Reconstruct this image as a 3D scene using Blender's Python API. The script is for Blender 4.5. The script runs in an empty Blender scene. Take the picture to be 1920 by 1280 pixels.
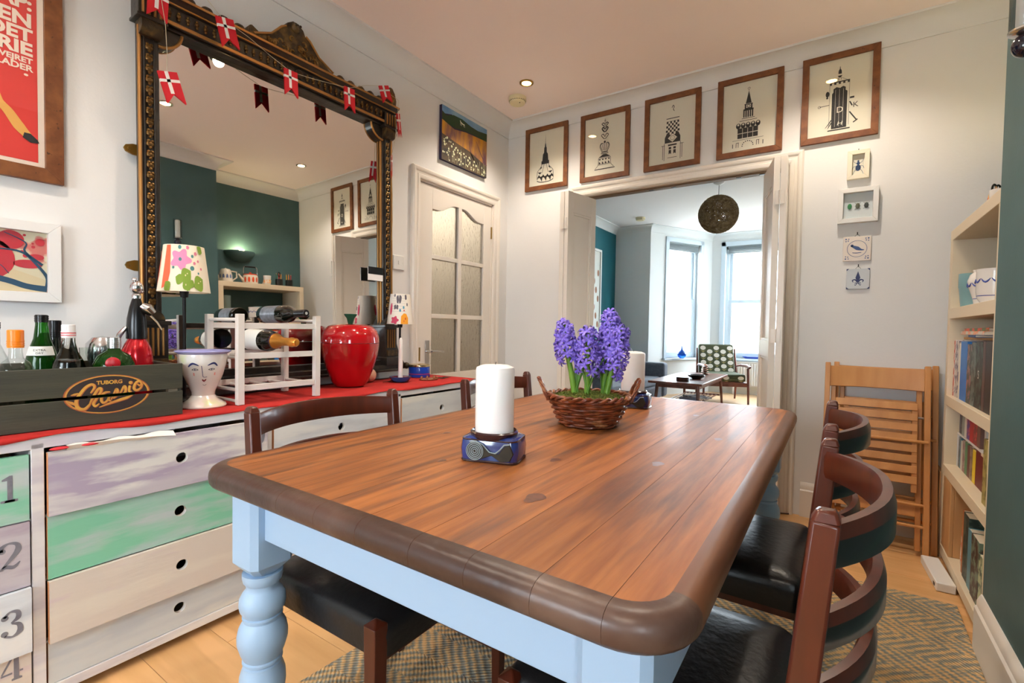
import bpy, bmesh, math, random
from math import sin, cos, pi, radians, sqrt
from mathutils import Vector, Matrix

# ------------------------------------------------------------------ camera, light, exposure
SC = bpy.context.scene
COL = SC.collection
def lin(r, g, b):
    f = lambda c: (c/255/12.92) if c/255 <= .04045 else ((c/255+.055)/1.055)**2.4
    return (f(r), f(g), f(b), 1.0)
cd = bpy.data.cameras.new('camera'); cam = bpy.data.objects.new('camera', cd); COL.objects.link(cam)
cd.sensor_width = 36; cd.lens = 909.0/1920*36; cd.clip_start = .05
_yaw, _pitch, _roll = .5899, .0291, .0165
cam.location = (0, 0, 1.06)
cam.rotation_euler = (Matrix.Rotation(_yaw, 3, 'Z') @ Matrix.Rotation(pi/2-_pitch, 3, 'X') @ Matrix.Rotation(_roll, 3, 'Z')).to_euler()
SC.camera = cam
SC.view_settings.view_transform = 'Standard'; SC.view_settings.look = 'None'
SC.view_settings.gamma = 1; SC.view_settings.use_curve_mapping = False
SC.view_settings.exposure = 0.56
W = bpy.data.worlds.new('overcast_sky'); SC.world = W; W.use_nodes = True
W.node_tree.nodes['Background'].inputs[0].default_value = (.80, .91, 1.0, 1)
W.node_tree.nodes['Background'].inputs[1].default_value = 15.0
SC.cycles.caustics_reflective = False; SC.cycles.caustics_refractive = False
SC.cycles.sample_clamp_indirect = 6.0

def area(name, loc, rot, sx, sy, power, color=(1,1,1), portal=False, spread=None):
    l = bpy.data.lights.new(name, 'AREA'); l.shape = 'RECTANGLE'; l.size = sx; l.size_y = sy
    l.energy = power; l.color = color
    if spread: l.spread = spread
    if portal: l.cycles.is_portal = True
    o = bpy.data.objects.new(name, l); COL.objects.link(o); o.location = loc; o.rotation_euler = rot
    return o
WARM = (1.0, .89, .76)
SPOTS = [(-1.74, 2.72), (-.075, 2.75), (-1.328, 1.441), (-.453, 1.48), (-1.5, .05), (-.1, -.6)]
CEIL = 2.665
# window portals (rear window, added side window, bay windows)
area('portal_rear', (-.95, -1.72, 1.30), (pi/2, 0, pi), 1.0, 1.0, 1, portal=True)
area('portal_side', (.80, -.90, 1.45), (pi/2, 0, pi/2+pi), .60, 1.05, 1, portal=True)
area('portal_bay', (-1.1, 8.93, 1.5), (-pi/2, 0, pi), 1.3, 2.0, 1, portal=True)

# ------------------------------------------------------------------ mesh helpers
class MB:
    def __init__(s): s.v = []; s.f = []; s.m = []
    def add(s, vs, fs, m=0, M=None):
        n = len(s.v)
        for p in vs:
            p = Vector(p)
            s.v.append(tuple(M @ p) if M is not None else tuple(p))
        for f in fs: s.f.append(tuple(i+n for i in f)); s.m.append(m)
        return s
    def box(s, x0, x1, y0, y1, z0, z1, m=0, M=None):
        vs = [(x0,y0,z0),(x1,y0,z0),(x1,y1,z0),(x0,y1,z0),(x0,y0,z1),(x1,y0,z1),(x1,y1,z1),(x0,y1,z1)]
        return s.add(vs, [(0,3,2,1),(4,5,6,7),(0,1,5,4),(1,2,6,5),(2,3,7,6),(3,0,4,7)], m, M)
    def bar(s, a, b, w, h, up=(0,0,1), m=0, w2=None, h2=None):
        a = Vector(a); b = Vector(b); d = (b-a).normalized(); u = Vector(up)
        r = d.cross(u).normalized(); u = r.cross(d).normalized()
        w2 = w if w2 is None else w2; h2 = h if h2 is None else h2
        vs = [a-r*w/2-u*h/2, a+r*w/2-u*h/2, a+r*w/2+u*h/2, a-r*w/2+u*h/2, b-r*w2/2-u*h2/2, b+r*w2/2-u*h2/2, b+r*w2/2+u*h2/2, b-r*w2/2+u*h2/2]
        return s.add(vs, [(0,1,2,3),(7,6,5,4),(1,0,4,5),(2,1,5,6),(3,2,6,7),(0,3,7,4)], m)
    def lathe(s, prof, seg=24, c=(0,0,0), m=0, M=None, sx=1, sy=1):
        vs = []; fs = []; n = len(prof)
        for r, z in prof:
            for k in range(seg):
                a = 2*pi*k/seg; vs.append((c[0]+max(r,1e-5)*cos(a)*sx, c[1]+max(r,1e-5)*sin(a)*sy, c[2]+z))
        for i in range(n-1):
            for k in range(seg):
                k2 = (k+1) % seg
                fs.append((i*seg+k, i*seg+k2, (i+1)*seg+k2, (i+1)*seg+k))
        if prof[0][0] > 1e-4: fs.append(tuple(reversed(range(seg))))
        if prof[-1][0] > 1e-4: fs.append(tuple((n-1)*seg+k for k in range(seg)))
        return s.add(vs, fs, m, M)
    def sphere(s, c, r, seg=16, rings=10, m=0, sz=1, sx=1, sy=1):
        return s.lathe([(r*sin(pi*i/rings), -r*cos(pi*i/rings)*sz) for i in range(rings+1)], seg, c, m, None, sx, sy)
    def tube(s, pts, r, seg=8, closed=False, m=0, flat=1.0):
        pts = [Vector(p) for p in pts]; n = len(pts); vs = []; fs = []
        rr = r if isinstance(r, (list, tuple)) else [r]*n
        nrm = None
        for i, p in enumerate(pts):
            if closed: d = pts[(i+1) % n]-pts[i-1]
            else: d = pts[min(i+1, n-1)]-pts[max(i-1, 0)]
            d.normalize()
            if nrm is None:
                nrm = d.orthogonal().normalized()
            nrm = (nrm - d*nrm.dot(d))
            if nrm.length < 1e-6: nrm = d.orthogonal()
            nrm.normalize(); b = d.cross(nrm)
            for k in range(seg):
                a = 2*pi*k/seg; vs.append(p+nrm*cos(a)*rr[i]+b*sin(a)*rr[i]*flat)
        for i in range(n if closed else n-1):
            j = (i+1) % n
            for k in range(seg):
                k2 = (k+1) % seg; fs.append((i*seg+k, i*seg+k2, j*seg+k2, j*seg+k))
        if not closed:
            fs.append(tuple(reversed(range(seg)))); fs.append(tuple((n-1)*seg+k for k in range(seg)))
        return s.add(vs, fs, m)
    def prism(s, poly, y0, y1, m=0, M=None):      # poly in (x,z), counter-clockwise seen from -y
        n = len(poly)
        vs = [(x, y0, z) for x, z in poly]+[(x, y1, z) for x, z in poly]
        fs = [tuple(range(n)), tuple(reversed(range(n, 2*n)))]
        for i in range(n): j = (i+1) % n; fs.append((j, i, n+i, n+j))
        return s.add(vs, fs, m, M)
    def plate(s, poly, z0, z1, m=0, M=None):      # poly in (x,y)
        n = len(poly)
        vs = [(x, y, z0) for x, y in poly]+[(x, y, z1) for x, y in poly]
        fs = [tuple(reversed(range(n))), tuple(range(n, 2*n))]
        for i in range(n): j = (i+1) % n; fs.append((i, j, n+j, n+i))
        return s.add(vs, fs, m, M)
    def flat(s, poly, y, m=0):                    # flat print facing -y
        s.add([(x, y, z) for x, z in poly], [tuple(range(len(poly)))], m); return s
    def rect(s, x0, x1, z0, z1, y, m=0): return s.flat([(x0,z0),(x1,z0),(x1,z1),(x0,z1)], y, m)
    def disc(s, x, z, r, y, m=0, seg=20, rz=None): return s.flat([(x+r*cos(2*pi*k/seg), z+(rz or r)*sin(2*pi*k/seg)) for k in range(seg)], y, m)
    def ring(s, x, z, r, w, y, m=0, seg=28, rz=None, a0=0, a1=2*pi):
        rz = rz or r; vs = []; fs = []
        for k in range(seg+1):
            a = a0+(a1-a0)*k/seg
            vs += [(x+(r-w/2)*cos(a), y, z+(rz-w/2)*sin(a)), (x+(r+w/2)*cos(a), y, z+(rz+w/2)*sin(a))]
        for k in range(seg): fs.append((2*k, 2*k+1, 2*k+3, 2*k+2))
        return s.add(vs, fs, m)
    def stroke(s, pts, w, y, m=0, sm=5):          # ribbon, widths per point, catmull-rom smoothed
        P_ = [Vector((p[0], p[1])) for p in pts]; n = len(P_)
        ws = w if isinstance(w, (list, tuple)) else [w]*n
        q = []; qw = []
        for i in range(n-1):
            p0, p1, p2, p3 = P_[max(i-1,0)], P_[i], P_[i+1], P_[min(i+2,n-1)]
            for k in range(sm):
                t = k/sm
                q.append(.5*((2*p1)+(p2-p0)*t+(2*p0-5*p1+4*p2-p3)*t*t+(3*p1-p0-3*p2+p3)*t**3)); qw.append(ws[i]*(1-t)+ws[i+1]*t)
        q.append(P_[-1]); qw.append(ws[-1]); vs = []; fs = []
        for i, p in enumerate(q):
            d = q[min(i+1,len(q)-1)]-q[max(i-1,0)]
            if d.length < 1e-9: d = Vector((1,0))
            d.normalize(); nn = Vector((-d.y, d.x))*qw[i]/2
            vs += [(p.x-nn.x, y, p.y-nn.y), (p.x+nn.x, y, p.y+nn.y)]
        for i in range(len(q)-1): fs.append((2*i, 2*i+2, 2*i+3, 2*i+1))
        return s.add(vs, fs, m)
    def text(s, txt, x, z, size, y, m=0, align='LEFT', sx=1.0, off=0.0, shear=0.0, rot=0.0):
        c = bpy.data.curves.new('t', 'FONT'); c.body = txt; c.size = size; c.align_x = align; c.offset = off; c.shear = shear; c.resolution_u = 3
        o = bpy.data.objects.new('t', c); COL.objects.link(o)
        dg = bpy.context.evaluated_depsgraph_get(); me = bpy.data.meshes.new_from_object(o.evaluated_get(dg))
        ca, sa = cos(rot), sin(rot)
        s.add([(x+(v.co.x*sx*ca-v.co.y*sa), y, z+(v.co.x*sx*sa+v.co.y*ca)) for v in me.vertices], [tuple(p.vertices) for p in me.polygons], m)
        bpy.data.objects.remove(o); bpy.data.curves.remove(c); bpy.data.meshes.remove(me); return s
    def mesh(s, name, mats, angle=38):
        me = bpy.data.meshes.new(name); me.from_pydata(s.v, [], s.f)
        for mt in (mats if isinstance(mats, (list, tuple)) else [mats]): me.materials.append(mt)
        me.polygons.foreach_set('material_index', s.m)
        me.polygons.foreach_set('use_smooth', [True]*len(me.polygons)); me.update()
        try: me.set_sharp_from_angle(angle=radians(angle))
        except Exception: pass
        return me
    def build(s, name, mats, parent=None, bevel=0, angle=38, loc=None, rot=None, seg=2):
        o = bpy.data.objects.new(name, s.mesh(name, mats, angle)); COL.objects.link(o)
        if parent is not None: o.parent = parent
        if loc: o.location = loc
        if rot: o.rotation_euler = rot
        if bevel:
            b = o.modifiers.new('bevel', 'BEVEL'); b.width = bevel; b.segments = seg; b.limit_method = 'ANGLE'; b.angle_limit = radians(40)
        return o
def thing(name, label, cat, loc=(0,0,0), rz=0.0, group=None, rot=None):
    o = bpy.data.objects.new(name, None); COL.objects.link(o); o.empty_display_size = .05
    o.location = loc; o.rotation_euler = rot if rot else (0,0,rz)
    o['label'] = label; o['category'] = cat
    if group: o['group'] = group
    return o
def tag(o, label, cat, group=None, kind=None):
    o['label'] = label; o['category'] = cat
    if group: o['group'] = group
    if kind: o['kind'] = kind
    return o
def struct(mb, name, mats, parent=None, bevel=0, label=None, angle=38):
    o = mb.build(name, mats, parent, bevel, angle)
    if parent is None: o['kind'] = 'structure'
    if label: o['label'] = label
    return o
def dup(root, loc, rz=None, label=None, group=None):
    r = root.copy(); COL.objects.link(r); r.location = loc
    if rz is not None: r.rotation_euler = (0,0,rz)
    if label: r['label'] = label
    if group: r['group'] = group
    for ch in list(root.children):
        c = ch.copy(); COL.objects.link(c); c.parent = r
        for g in ch.children:
            d = g.copy(); COL.objects.link(d); d.parent = c
    return r
def Rz(a): return Matrix.Rotation(a, 4, 'Z')
def T(x, y, z): return Matrix.Translation((x, y, z))
def rrect(x0, x1, y0, y1, r, n=6):
    o = []
    for cx, cy, a0 in ((x1-r,y0+r,-pi/2),(x1-r,y1-r,0),(x0+r,y1-r,pi/2),(x0+r,y0+r,pi)):
        for k in range(n+1): a = a0+pi/2*k/n; o.append((cx+r*cos(a), cy+r*sin(a)))
    return o

# ------------------------------------------------------------------ materials
def M_(name, col, rough=.5, metal=0.0, spec=.5, coat=0.0, trans=0.0, ior=1.45, col2=None, scale=6.0, stretch=(1,1,1), amt=.5, lo=.35, hi=.65,
       bump=0.0, bscale=None, emit=None, es=0.0, sheen=0.0, sss=0.0, col3=None, scale3=2.0, detail=4.0, rand=0.0, alpha=1.0, lo3=.5, hi3=.6):
    m = bpy.data.materials.new(name); m.use_nodes = True; nt = m.node_tree; N = nt.nodes; L = nt.links
    b = N['Principled BSDF']; c = lin(*col)
    b.inputs['Base Color'].default_value = c; b.inputs['Roughness'].default_value = rough; b.inputs['Metallic'].default_value = metal
    b.inputs['Specular IOR Level'].default_value = spec; b.inputs['Coat Weight'].default_value = coat; b.inputs['Coat Roughness'].default_value = .08
    b.inputs['Transmission Weight'].default_value = trans; b.inputs['IOR'].default_value = ior
    b.inputs['Sheen Weight'].default_value = sheen; b.inputs['Alpha'].default_value = alpha
    if sss: b.inputs['Subsurface Weight'].default_value = sss; b.inputs['Subsurface Radius'].default_value = (.02,.012,.01)
    if emit: b.inputs['Emission Color'].default_value = lin(*emit); b.inputs['Emission Strength'].default_value = es
    if col2 or bump or col3 or rand:
        tc = N.new('ShaderNodeTexCoord'); mp = N.new('ShaderNodeMapping'); mp.inputs['Scale'].default_value = stretch
        L.new(tc.outputs['Object'], mp.inputs[0])
        src = None
        if rand:
            oi = N.new('ShaderNodeObjectInfo'); va = N.new('ShaderNodeVectorMath'); va.operation = 'ADD'; vs = N.new('ShaderNodeVectorMath'); vs.operation = 'SCALE'
            L.new(oi.outputs['Random'], vs.inputs[0]); vs.inputs['Scale'].default_value = 37.0
            cx = N.new('ShaderNodeCombineXYZ'); L.new(oi.outputs['Random'], cx.inputs[0]); L.new(oi.outputs['Random'], cx.inputs[1]); L.new(cx.outputs[0], vs.inputs[0])
            L.new(mp.outputs[0], va.inputs[0]); L.new(vs.outputs[0], va.inputs[1]); vec = va.outputs[0]
        else: vec = mp.outputs[0]
        nz = N.new('ShaderNodeTexNoise'); nz.inputs['Scale'].default_value = scale; nz.inputs['Detail'].default_value = detail; L.new(vec, nz.inputs['Vector'])
        cur = None
        if col2:
            rp = N.new('ShaderNodeMapRange'); rp.inputs[1].default_value = lo; rp.inputs[2].default_value = hi; rp.inputs[4].default_value = amt*2 if amt < .5 else 1.0
            L.new(nz.outputs[0], rp.inputs[0])
            mx = N.new('ShaderNodeMix'); mx.data_type = 'RGBA'; mx.inputs[6].default_value = c; mx.inputs[7].default_value = lin(*col2)
            L.new(rp.outputs[0], mx.inputs[0]); cur = mx.outputs[2]
        if col3:
            n3 = N.new('ShaderNodeTexNoise'); n3.inputs['Scale'].default_value = scale3; n3.inputs['Detail'].default_value = 6; L.new(vec, n3.inputs['Vector'])
            r3 = N.new('ShaderNodeMapRange'); r3.inputs[1].default_value = lo3; r3.inputs[2].default_value = hi3; L.new(n3.outputs[0], r3.inputs[0])
            m3 = N.new('ShaderNodeMix'); m3.data_type = 'RGBA'; m3.inputs[7].default_value = lin(*col3); L.new(r3.outputs[0], m3.inputs[0])
            if cur: L.new(cur, m3.inputs[6])
            else: m3.inputs[6].default_value = c
            cur = m3.outputs[2]
        if rand:
            hs = N.new('ShaderNodeHueSaturation'); rr = N.new('ShaderNodeMapRange'); rr.inputs[3].default_value = 1-rand; rr.inputs[4].default_value = 1+rand
            L.new(oi.outputs['Random'], rr.inputs[0]); L.new(rr.outputs[0], hs.inputs['Value'])
            if cur: L.new(cur, hs.inputs['Color'])
            else: hs.inputs['Color'].default_value = c
            cur = hs.outputs[0]
        if cur: L.new(cur, b.inputs['Base Color'])
        if bump:
            bn = N.new('ShaderNodeTexNoise'); bn.inputs['Scale'].default_value = bscale or scale; bn.inputs['Detail'].default_value = 3; L.new(vec, bn.inputs['Vector'])
            bp = N.new('ShaderNodeBump'); bp.inputs['Strength'].default_value = bump; bp.inputs['Distance'].default_value = .01
            L.new(bn.outputs[0], bp.inputs['Height']); L.new(bp.outputs[0], b.inputs['Normal'])
    return m
wallp = M_('warm white wall paint', (226,224,221), .7, spec=.25, col2=(221,219,216), scale=1.3, bump=.05, bscale=90)
ceilp = M_('blush ceiling paint', (252,239,234), .8, spec=.2, col2=(250,236,230), scale=1.0)
farwall = M_('cool white wall paint', (222,226,226), .7, spec=.25)
farceil = M_('off white ceiling paint', (232,230,230), .8, spec=.2)
trimp = M_('cream gloss trim paint', (226,218,207), .35, spec=.5)
teal = M_('dark teal wall paint', (74,104,106), .55, spec=.4, col2=(66,97,99), scale=4, bump=.03, bscale=80)
teal2 = M_('deep teal wall paint', (14,88,98), .6, spec=.3)
brass = M_('aged brass', (150,120,60), .35, metal=1)
chrome = M_('brushed chrome', (205,205,205), .18, metal=1)
darkm = M_('black metal', (22,20,20), .4, metal=.4)
whitep = M_('white satin paint', (226,224,220), .4)
blackp = M_('black gloss plastic', (14,14,16), .25)
def thin_glass(name, refl=1.0, tint=(1,1,1,1)):
    m = bpy.data.materials.new(name); m.use_nodes = True; N = m.node_tree.nodes; L = m.node_tree.links; N.remove(N['Principled BSDF'])
    tr = N.new('ShaderNodeBsdfTransparent'); tr.inputs[0].default_value = tint; gl_ = N.new('ShaderNodeBsdfGlossy'); gl_.inputs['Roughness'].default_value = .02
    fr_ = N.new('ShaderNodeLayerWeight'); fr_.inputs[0].default_value = .5; pw = N.new('ShaderNodeMath'); pw.operation = 'POWER'; pw.inputs[1].default_value = 4.0; L.new(fr_.outputs[1], pw.inputs[0])
    mu = N.new('ShaderNodeMath'); mu.operation = 'MULTIPLY_ADD'; mu.inputs[1].default_value = .8*refl; mu.inputs[2].default_value = .04*refl; L.new(pw.outputs[0], mu.inputs[0])
    mx = N.new('ShaderNodeMixShader'); L.new(mu.outputs[0], mx.inputs[0]); L.new(tr.outputs[0], mx.inputs[1]); L.new(gl_.outputs[0], mx.inputs[2]); L.new(mx.outputs[0], N['Material Output'].inputs[0]); return m
# ------------------------------------------------------------------ room shell
XL, XB, YB = -2.24, .430, 3.25         # left wall, chimney breast face, back wall
XA, YC, YR = .78, 2.205, -1.7           # alcove back, breast corner, rear wall
def B(): return MB()
# left wall with door opening y 2.26..3.04, z 0..1.99
D0, D1, DZ = 2.25, 3.05, 2.0
b = B(); b.box(XL-.12, XL, YR-.1, D0, 0, 2.75); b.box(XL-.12, XL, D1, YB+.12, 0, 2.75); b.box(XL-.12, XL, D0, D1, DZ, 2.75)
struct(b, 'wall_left', wallp)
O0, O1, OZ = -1.60, -.255, 2.03
b = B(); b.box(XL, O0, YB, YB+.12, 0, 2.75); b.box(O1, XA+.1, YB, YB+.12, 0, 2.75); b.box(O0, O1, YB, YB+.12, OZ, 2.75)
struct(b, 'wall_back', wallp)
b = B(); b.box(XA, XA+.1, YC-.1, YB, 0, 2.75); b.box(XB, XA, .62, YC, 0, 2.75); b.box(XA, XA+.1, YR-.1, -1.20, 0, 2.75); b.box(XA, XA+.1, -.60, .72, 0, 2.75); b.box(XA, XA+.1, -1.20, -.60, 0, .93); b.box(XA, XA+.1, -1.20, -.60, 1.97, 2.75)
struct(b, 'wall_right', teal)
# rear wall with a wide window
b = B(); b.box(XL, -1.44, YR-.12, YR, 0, 2.75); b.box(-.46, XA, YR-.12, YR, 0, 2.75); b.box(-1.44, -.46, YR-.12, YR, 0, .82); b.box(-1.44, -.46, YR-.12, YR, 1.79, 2.75)
struct(b, 'wall_rear', wallp)
wn = B()
for x0, x1 in ((-1.44,-1.40),(-.50,-.46)): wn.box(x0, x1, YR-.1, YR-.04, .82, 1.79)
wn.box(-1.44,-.46,YR-.1,YR-.04,.82,.86); wn.box(-1.44,-.46,YR-.1,YR-.04,1.75,1.79)
struct(wn, 'window_3', whitep)
wn = B()  # unseen side window, added to light the left wall and drawer fronts
for y0, y1 in ((-1.20,-1.16),(-.64,-.60)): wn.box(XA+.03, XA+.08, y0, y1, .93, 1.97)
wn.box(XA+.03, XA+.08, -1.20, -.60, .93, .98); wn.box(XA+.03, XA+.08, -1.20, -.60, 1.93, 1.97); struct(wn, 'window_5', whitep)
b = B(); b.box(XL-.12, XA+.1, YR-.12, YB+.12, CEIL, CEIL+.1); struct(b, 'ceiling', ceilp)
# coving: concave strip
def coving(path, name, mat, zc, h=.085, d=.095):
    # path: list of (x,y) with room on the left side
    prof = [(0.0,-h-.012),(.008,-h-.012),(.008,-h)]+[(d-(d-.008)*cos(a), -h+ (h-.012)*sin(a)) for a in [k*pi/2/7 for k in range(8)]]+[(d,-.012),(d+.012,-.012),(d+.012,.004),(0,.004)]
    b = B(); n = len(path)
    for i in range(n-1):
        a = Vector(path[i]); c = Vector(path[i+1]); dd = (c-a).normalized(); nn = Vector((-dd.y, dd.x))
        # mitre at ends
        def off(j):
            p = Vector(path[j])
            if 0 < j < n-1:
                d1 = (Vector(path[j])-Vector(path[j-1])).normalized(); d2 = (Vector(path[j+1])-Vector(path[j])).normalized()
                n1 = Vector((-d1.y,d1.x)); n2 = Vector((-d2.y,d2.x)); bb = (n1+n2); bb = bb/(1+n1.dot(n2))
                return p, bb
            return p, nn
        pa, na = off(i); pc, nc = off(i+1); k = len(prof)
        vs = [(pa.x+na.x*u, pa.y+na.y*u, zc+v) for u, v in prof]+[(pc.x+nc.x*u, pc.y+nc.y*u, zc+v) for u, v in prof]
        b.add(vs, [(j, j+1, k+j+1, k+j) for j in range(k-1)])
    return struct(b, name, mat)
coving([(XA,YR),(XA,.62),(XB,.62),(XB,YC),(XA,YC),(XA,YB),(XL,YB),(XL,YR)], 'trim_1', wallp, CEIL)
# skirting boards
def skirt(a, c, name, h=.195, t=.02, mat=trimp):
    a = Vector(a); c = Vector(c); dd = (c-a).normalized(); nn = Vector((-dd.y, dd.x))
    prof = [(0,0),(t,0),(t,h-.045),(t-.006,h-.038),(t-.006,h-.022),(t-.012,h-.008),(.004,h),(0,h)]
    b = B(); k = len(prof)
    vs = [(a.x+nn.x*u, a.y+nn.y*u, v) for u, v in prof]+[(c.x+nn.x*u, c.y+nn.y*u, v) for u, v in prof]
    b.add(vs, [(j, j+1, k+j+1, k+j) for j in range(k-1)]+[tuple(reversed(range(k))), tuple(range(k, 2*k))])
    return struct(b, name, mat)
skirt((XB,.62),(XB,YC),'baseboard_right'); skirt((XA,YB),(-.15,YB),'baseboard_back'); skirt((XL,D0-.06),(XL,YR),'baseboard_left')
skirt((-1.72,YB),(XL,YB),'baseboard_corner')
# floor planks (laminate laid along X)
flm = M_('honey maple laminate', (216,170,116), .32, spec=.5, col2=(202,152,98), scale=2.2, stretch=(1.0,9,1), lo=.3, hi=.7, col3=(222,172,118), scale3=1.2, rand=.10)
b = B(); b.box(XL, XA, YR, YB+.12, -.08, -.012)
floor = struct(b, 'floor', flm)
random.seed(4)
pm = {}
PWID = .192
y = YR; row = 0
while y < YB+.12:
    w = min(PWID, YB+.12-y); x = XL - random.choice((0,.35,.7,1.0))
    while x < XA:
        x0, x1 = max(x, XL), min(x+1.29, XA)
        if x1-x0 > .03:
            key = (round(x1-x0,3), round(w,3))
            if key not in pm:
                q = B(); g = .0008; q.box(g, x1-x0-g, g, w-g, -.012, 0); pm[key] = q.mesh('plank', flm)
            o = bpy.data.objects.new('plank', pm[key]); COL.objects.link(o); o.parent = floor; o.location = (x0, y, 0)
        x += 1.29
    y += PWID; row += 1
# door casing in left wall
def casing(mb, x0, x1, z1, w, sx=1):     # local frame: x along wall, front = -y ; architrave around an opening
    prof = [(0,0),(0,-.014),(.010,-.020),(.022,-.020),(.026,-.015),(.040,-.017),(.046,-.024),(.058,-.028),(w-.008,-.028),(w,-.020),(w,0)]
    def rail(p0, p1, out0, out1):
        k = len(prof)
        vs = [(p0[0]+out0[0]*u, v, p0[1]+out0[1]*u) for u, v in prof]+[(p1[0]+out1[0]*u, v, p1[1]+out1[1]*u) for u, v in prof]
        mb.add(vs, [(j, j+1, k+j+1, k+j) for j in range(k-1)])
    rail((x0,0),(x0,z1),(-1,0),(-1,1)); rail((x0,z1),(x1,z1),(-1,1),(1,1)); rail((x1,z1),(x1,0),(1,1),(1,0))
c = B(); casing(c, D0+.0, D1, DZ, .07); c.box(D0, D0+.012, -.0, .13, 0, DZ); c.box(D1-.012, D1, -.0, .13, 0, DZ); c.box(D0, D1, 0, .13, DZ-.012, DZ)
o = struct(c, 'trim_2', trimp); o.location = (XL, 0, 0); o.rotation_euler = (0,0,pi/2)
# glazed door, local: x along wall (world Y), front -y (world +X)
gl = M_('reeded obscure glass', (236,234,226), .08, trans=.95, bump=.5, bscale=40, stretch=(1.4,1,.7), ior=1.4)
dr = bpy.data.objects.new('door_1', None); COL.objects.link(dr); dr['kind'] = 'structure'; dr.location = (XL-.005, 0, 0); dr.rotation_euler = (0,0,pi/2)
X0, X1 = D0+.012, D1-.012
gx = [(2.385,2.652),(2.688,2.945)]; gz = [(.735,1.112),(1.142,1.508),(1.536,None)]
def arch(x):   # top of the upper panes
    t = (x-2.385)/(2.945-2.385); s = 1-abs(2*t-1)
    e = max(0, min(1, (s-.22)/.62)); return 1.835+.062*(e*e*(3-2*e))
d = B(); yb, yf = .038, 0.0
d.box(X0, 2.385, yf, yb, .01, 1.985); d.box(2.945, X1, yf, yb, .01, 1.985); d.box(2.385, 2.945, yf, yb, .01, .735)
d.box(2.652, 2.688, yf, yb, .735, 1.90)
for a, c2 in gx:
    d.box(a, c2, yf, yb, 1.112, 1.142); d.box(a, c2, yf, yb, 1.508, 1.536)
xs = [2.385+.56*k/28 for k in range(29)]
poly = [(x, arch(x)) for x in xs]+[(2.945,1.985),(2.385,1.985)]
d.prism(poly, yf, yb)
d.build('door_frame', trimp, dr, bevel=.002)
for a, c2 in gx:
    for z0, z1 in gz:
        p = B()
        if z1: p.box(a, c2, .016, .021, z0, z1)
        else:
            xs = [a+(c2-a)*k/14 for k in range(15)]
            p.prism([(a,z0),(c2,z0)]+[(x, arch(x)) for x in reversed(xs)], .016, .021)
        p.build('pane', gl, dr)
h = B(); h.box(2.325, 2.362, -.006, 0, .80, .965); h.lathe([(.011,0),(.011,.045)], 12, (0,0,0), 0, T(2.343,0,.893) @ Matrix.Rotation(pi/2,4,'X'))
h.tube([(2.343,-.045,.893),(2.38,-.048,.893),(2.43,-.046,.889),(2.46,-.044,.887)], [.009,.009,.008,.009], 10)
h.build('door_handle', chrome, dr, bevel=.001)
h = B(); h.box(X0+.002, X0+.020, -.002, .003, .83, .92); h.build('latch_plate', brass, dr)
for z in (1.74, .35):
    h = B(); h.box(X1-.006, X1+.006, -.004, .004, z, z+.09); h.lathe([(.005,0),(.005,.09)], 10, (X1,-.004,z)); h.build('hinge', brass, dr)
# hallway beyond the glazed door
hallp = M_('beige hall paint', (200,192,180), .8)
b = B(); b.box(-3.6,-3.5,.9,3.3,0,2.6); b.box(-3.5,XL-.12,.8,.9,0,2.6); b.box(-3.5,XL-.12,3.2,3.3,0,2.6); struct(b, 'wall_hall', hallp)
b = B(); b.box(-3.6,XL-.12,.8,3.3,2.6,2.7); struct(b, 'ceiling_hall', hallp)
b = B(); b.box(-3.6,XL,.8,3.3,-.08,0); struct(b, 'floor_hall', flm)
b = B(); b.box(-3.48,-3.2,1.2,2.0,.002,1.9); tag(b.build('reflection_slab', M_('dark green reflection tone', (52,62,50), .5), bevel=.01), 'dark tall cupboard added for the dark reflection in the door glass', 'slab')  # added dark shape that stands in for a reflection in the left panes
ly = bpy.data.lights.new('hall_fill', 'POINT'); ly.energy = 20; ly.color = (1,.93,.84); ly.shadow_soft_size = .1  # unseen fill lamp added to light the hall behind the door glass
o = bpy.data.objects.new('hall_fill', ly); COL.objects.link(o); o.location = (-2.9, 2.7, 2.2)
# casing of double door opening in the back wall, jamb lining, head track
c = B(); casing(c, O0, O1, OZ, .07); c.box(O0-.004, O0+.004, 0, .12, 0, OZ); c.box(O1-.004, O1+.004, 0, .12, 0, OZ); c.box(O0, O1, 0, .12, OZ-.004, OZ+.003)
o = struct(c, 'trim_3', trimp); o.location = (0, YB, 0)
c = B(); c.box(O0+.01, O1-.01, .035, .085, OZ-.016, OZ-.003); o = struct(c, 'trim_4', M_('brown timber track', (110,86,60), .6)); o.location = (0, YB, 0)
for k, xx in enumerate((-1.1,-.95,-.55,-.42)):
    q = B(); q.box(xx, xx+.03, .05, .07, OZ-.019, OZ-.0165); q.build('track_slot', darkm, o)
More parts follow.
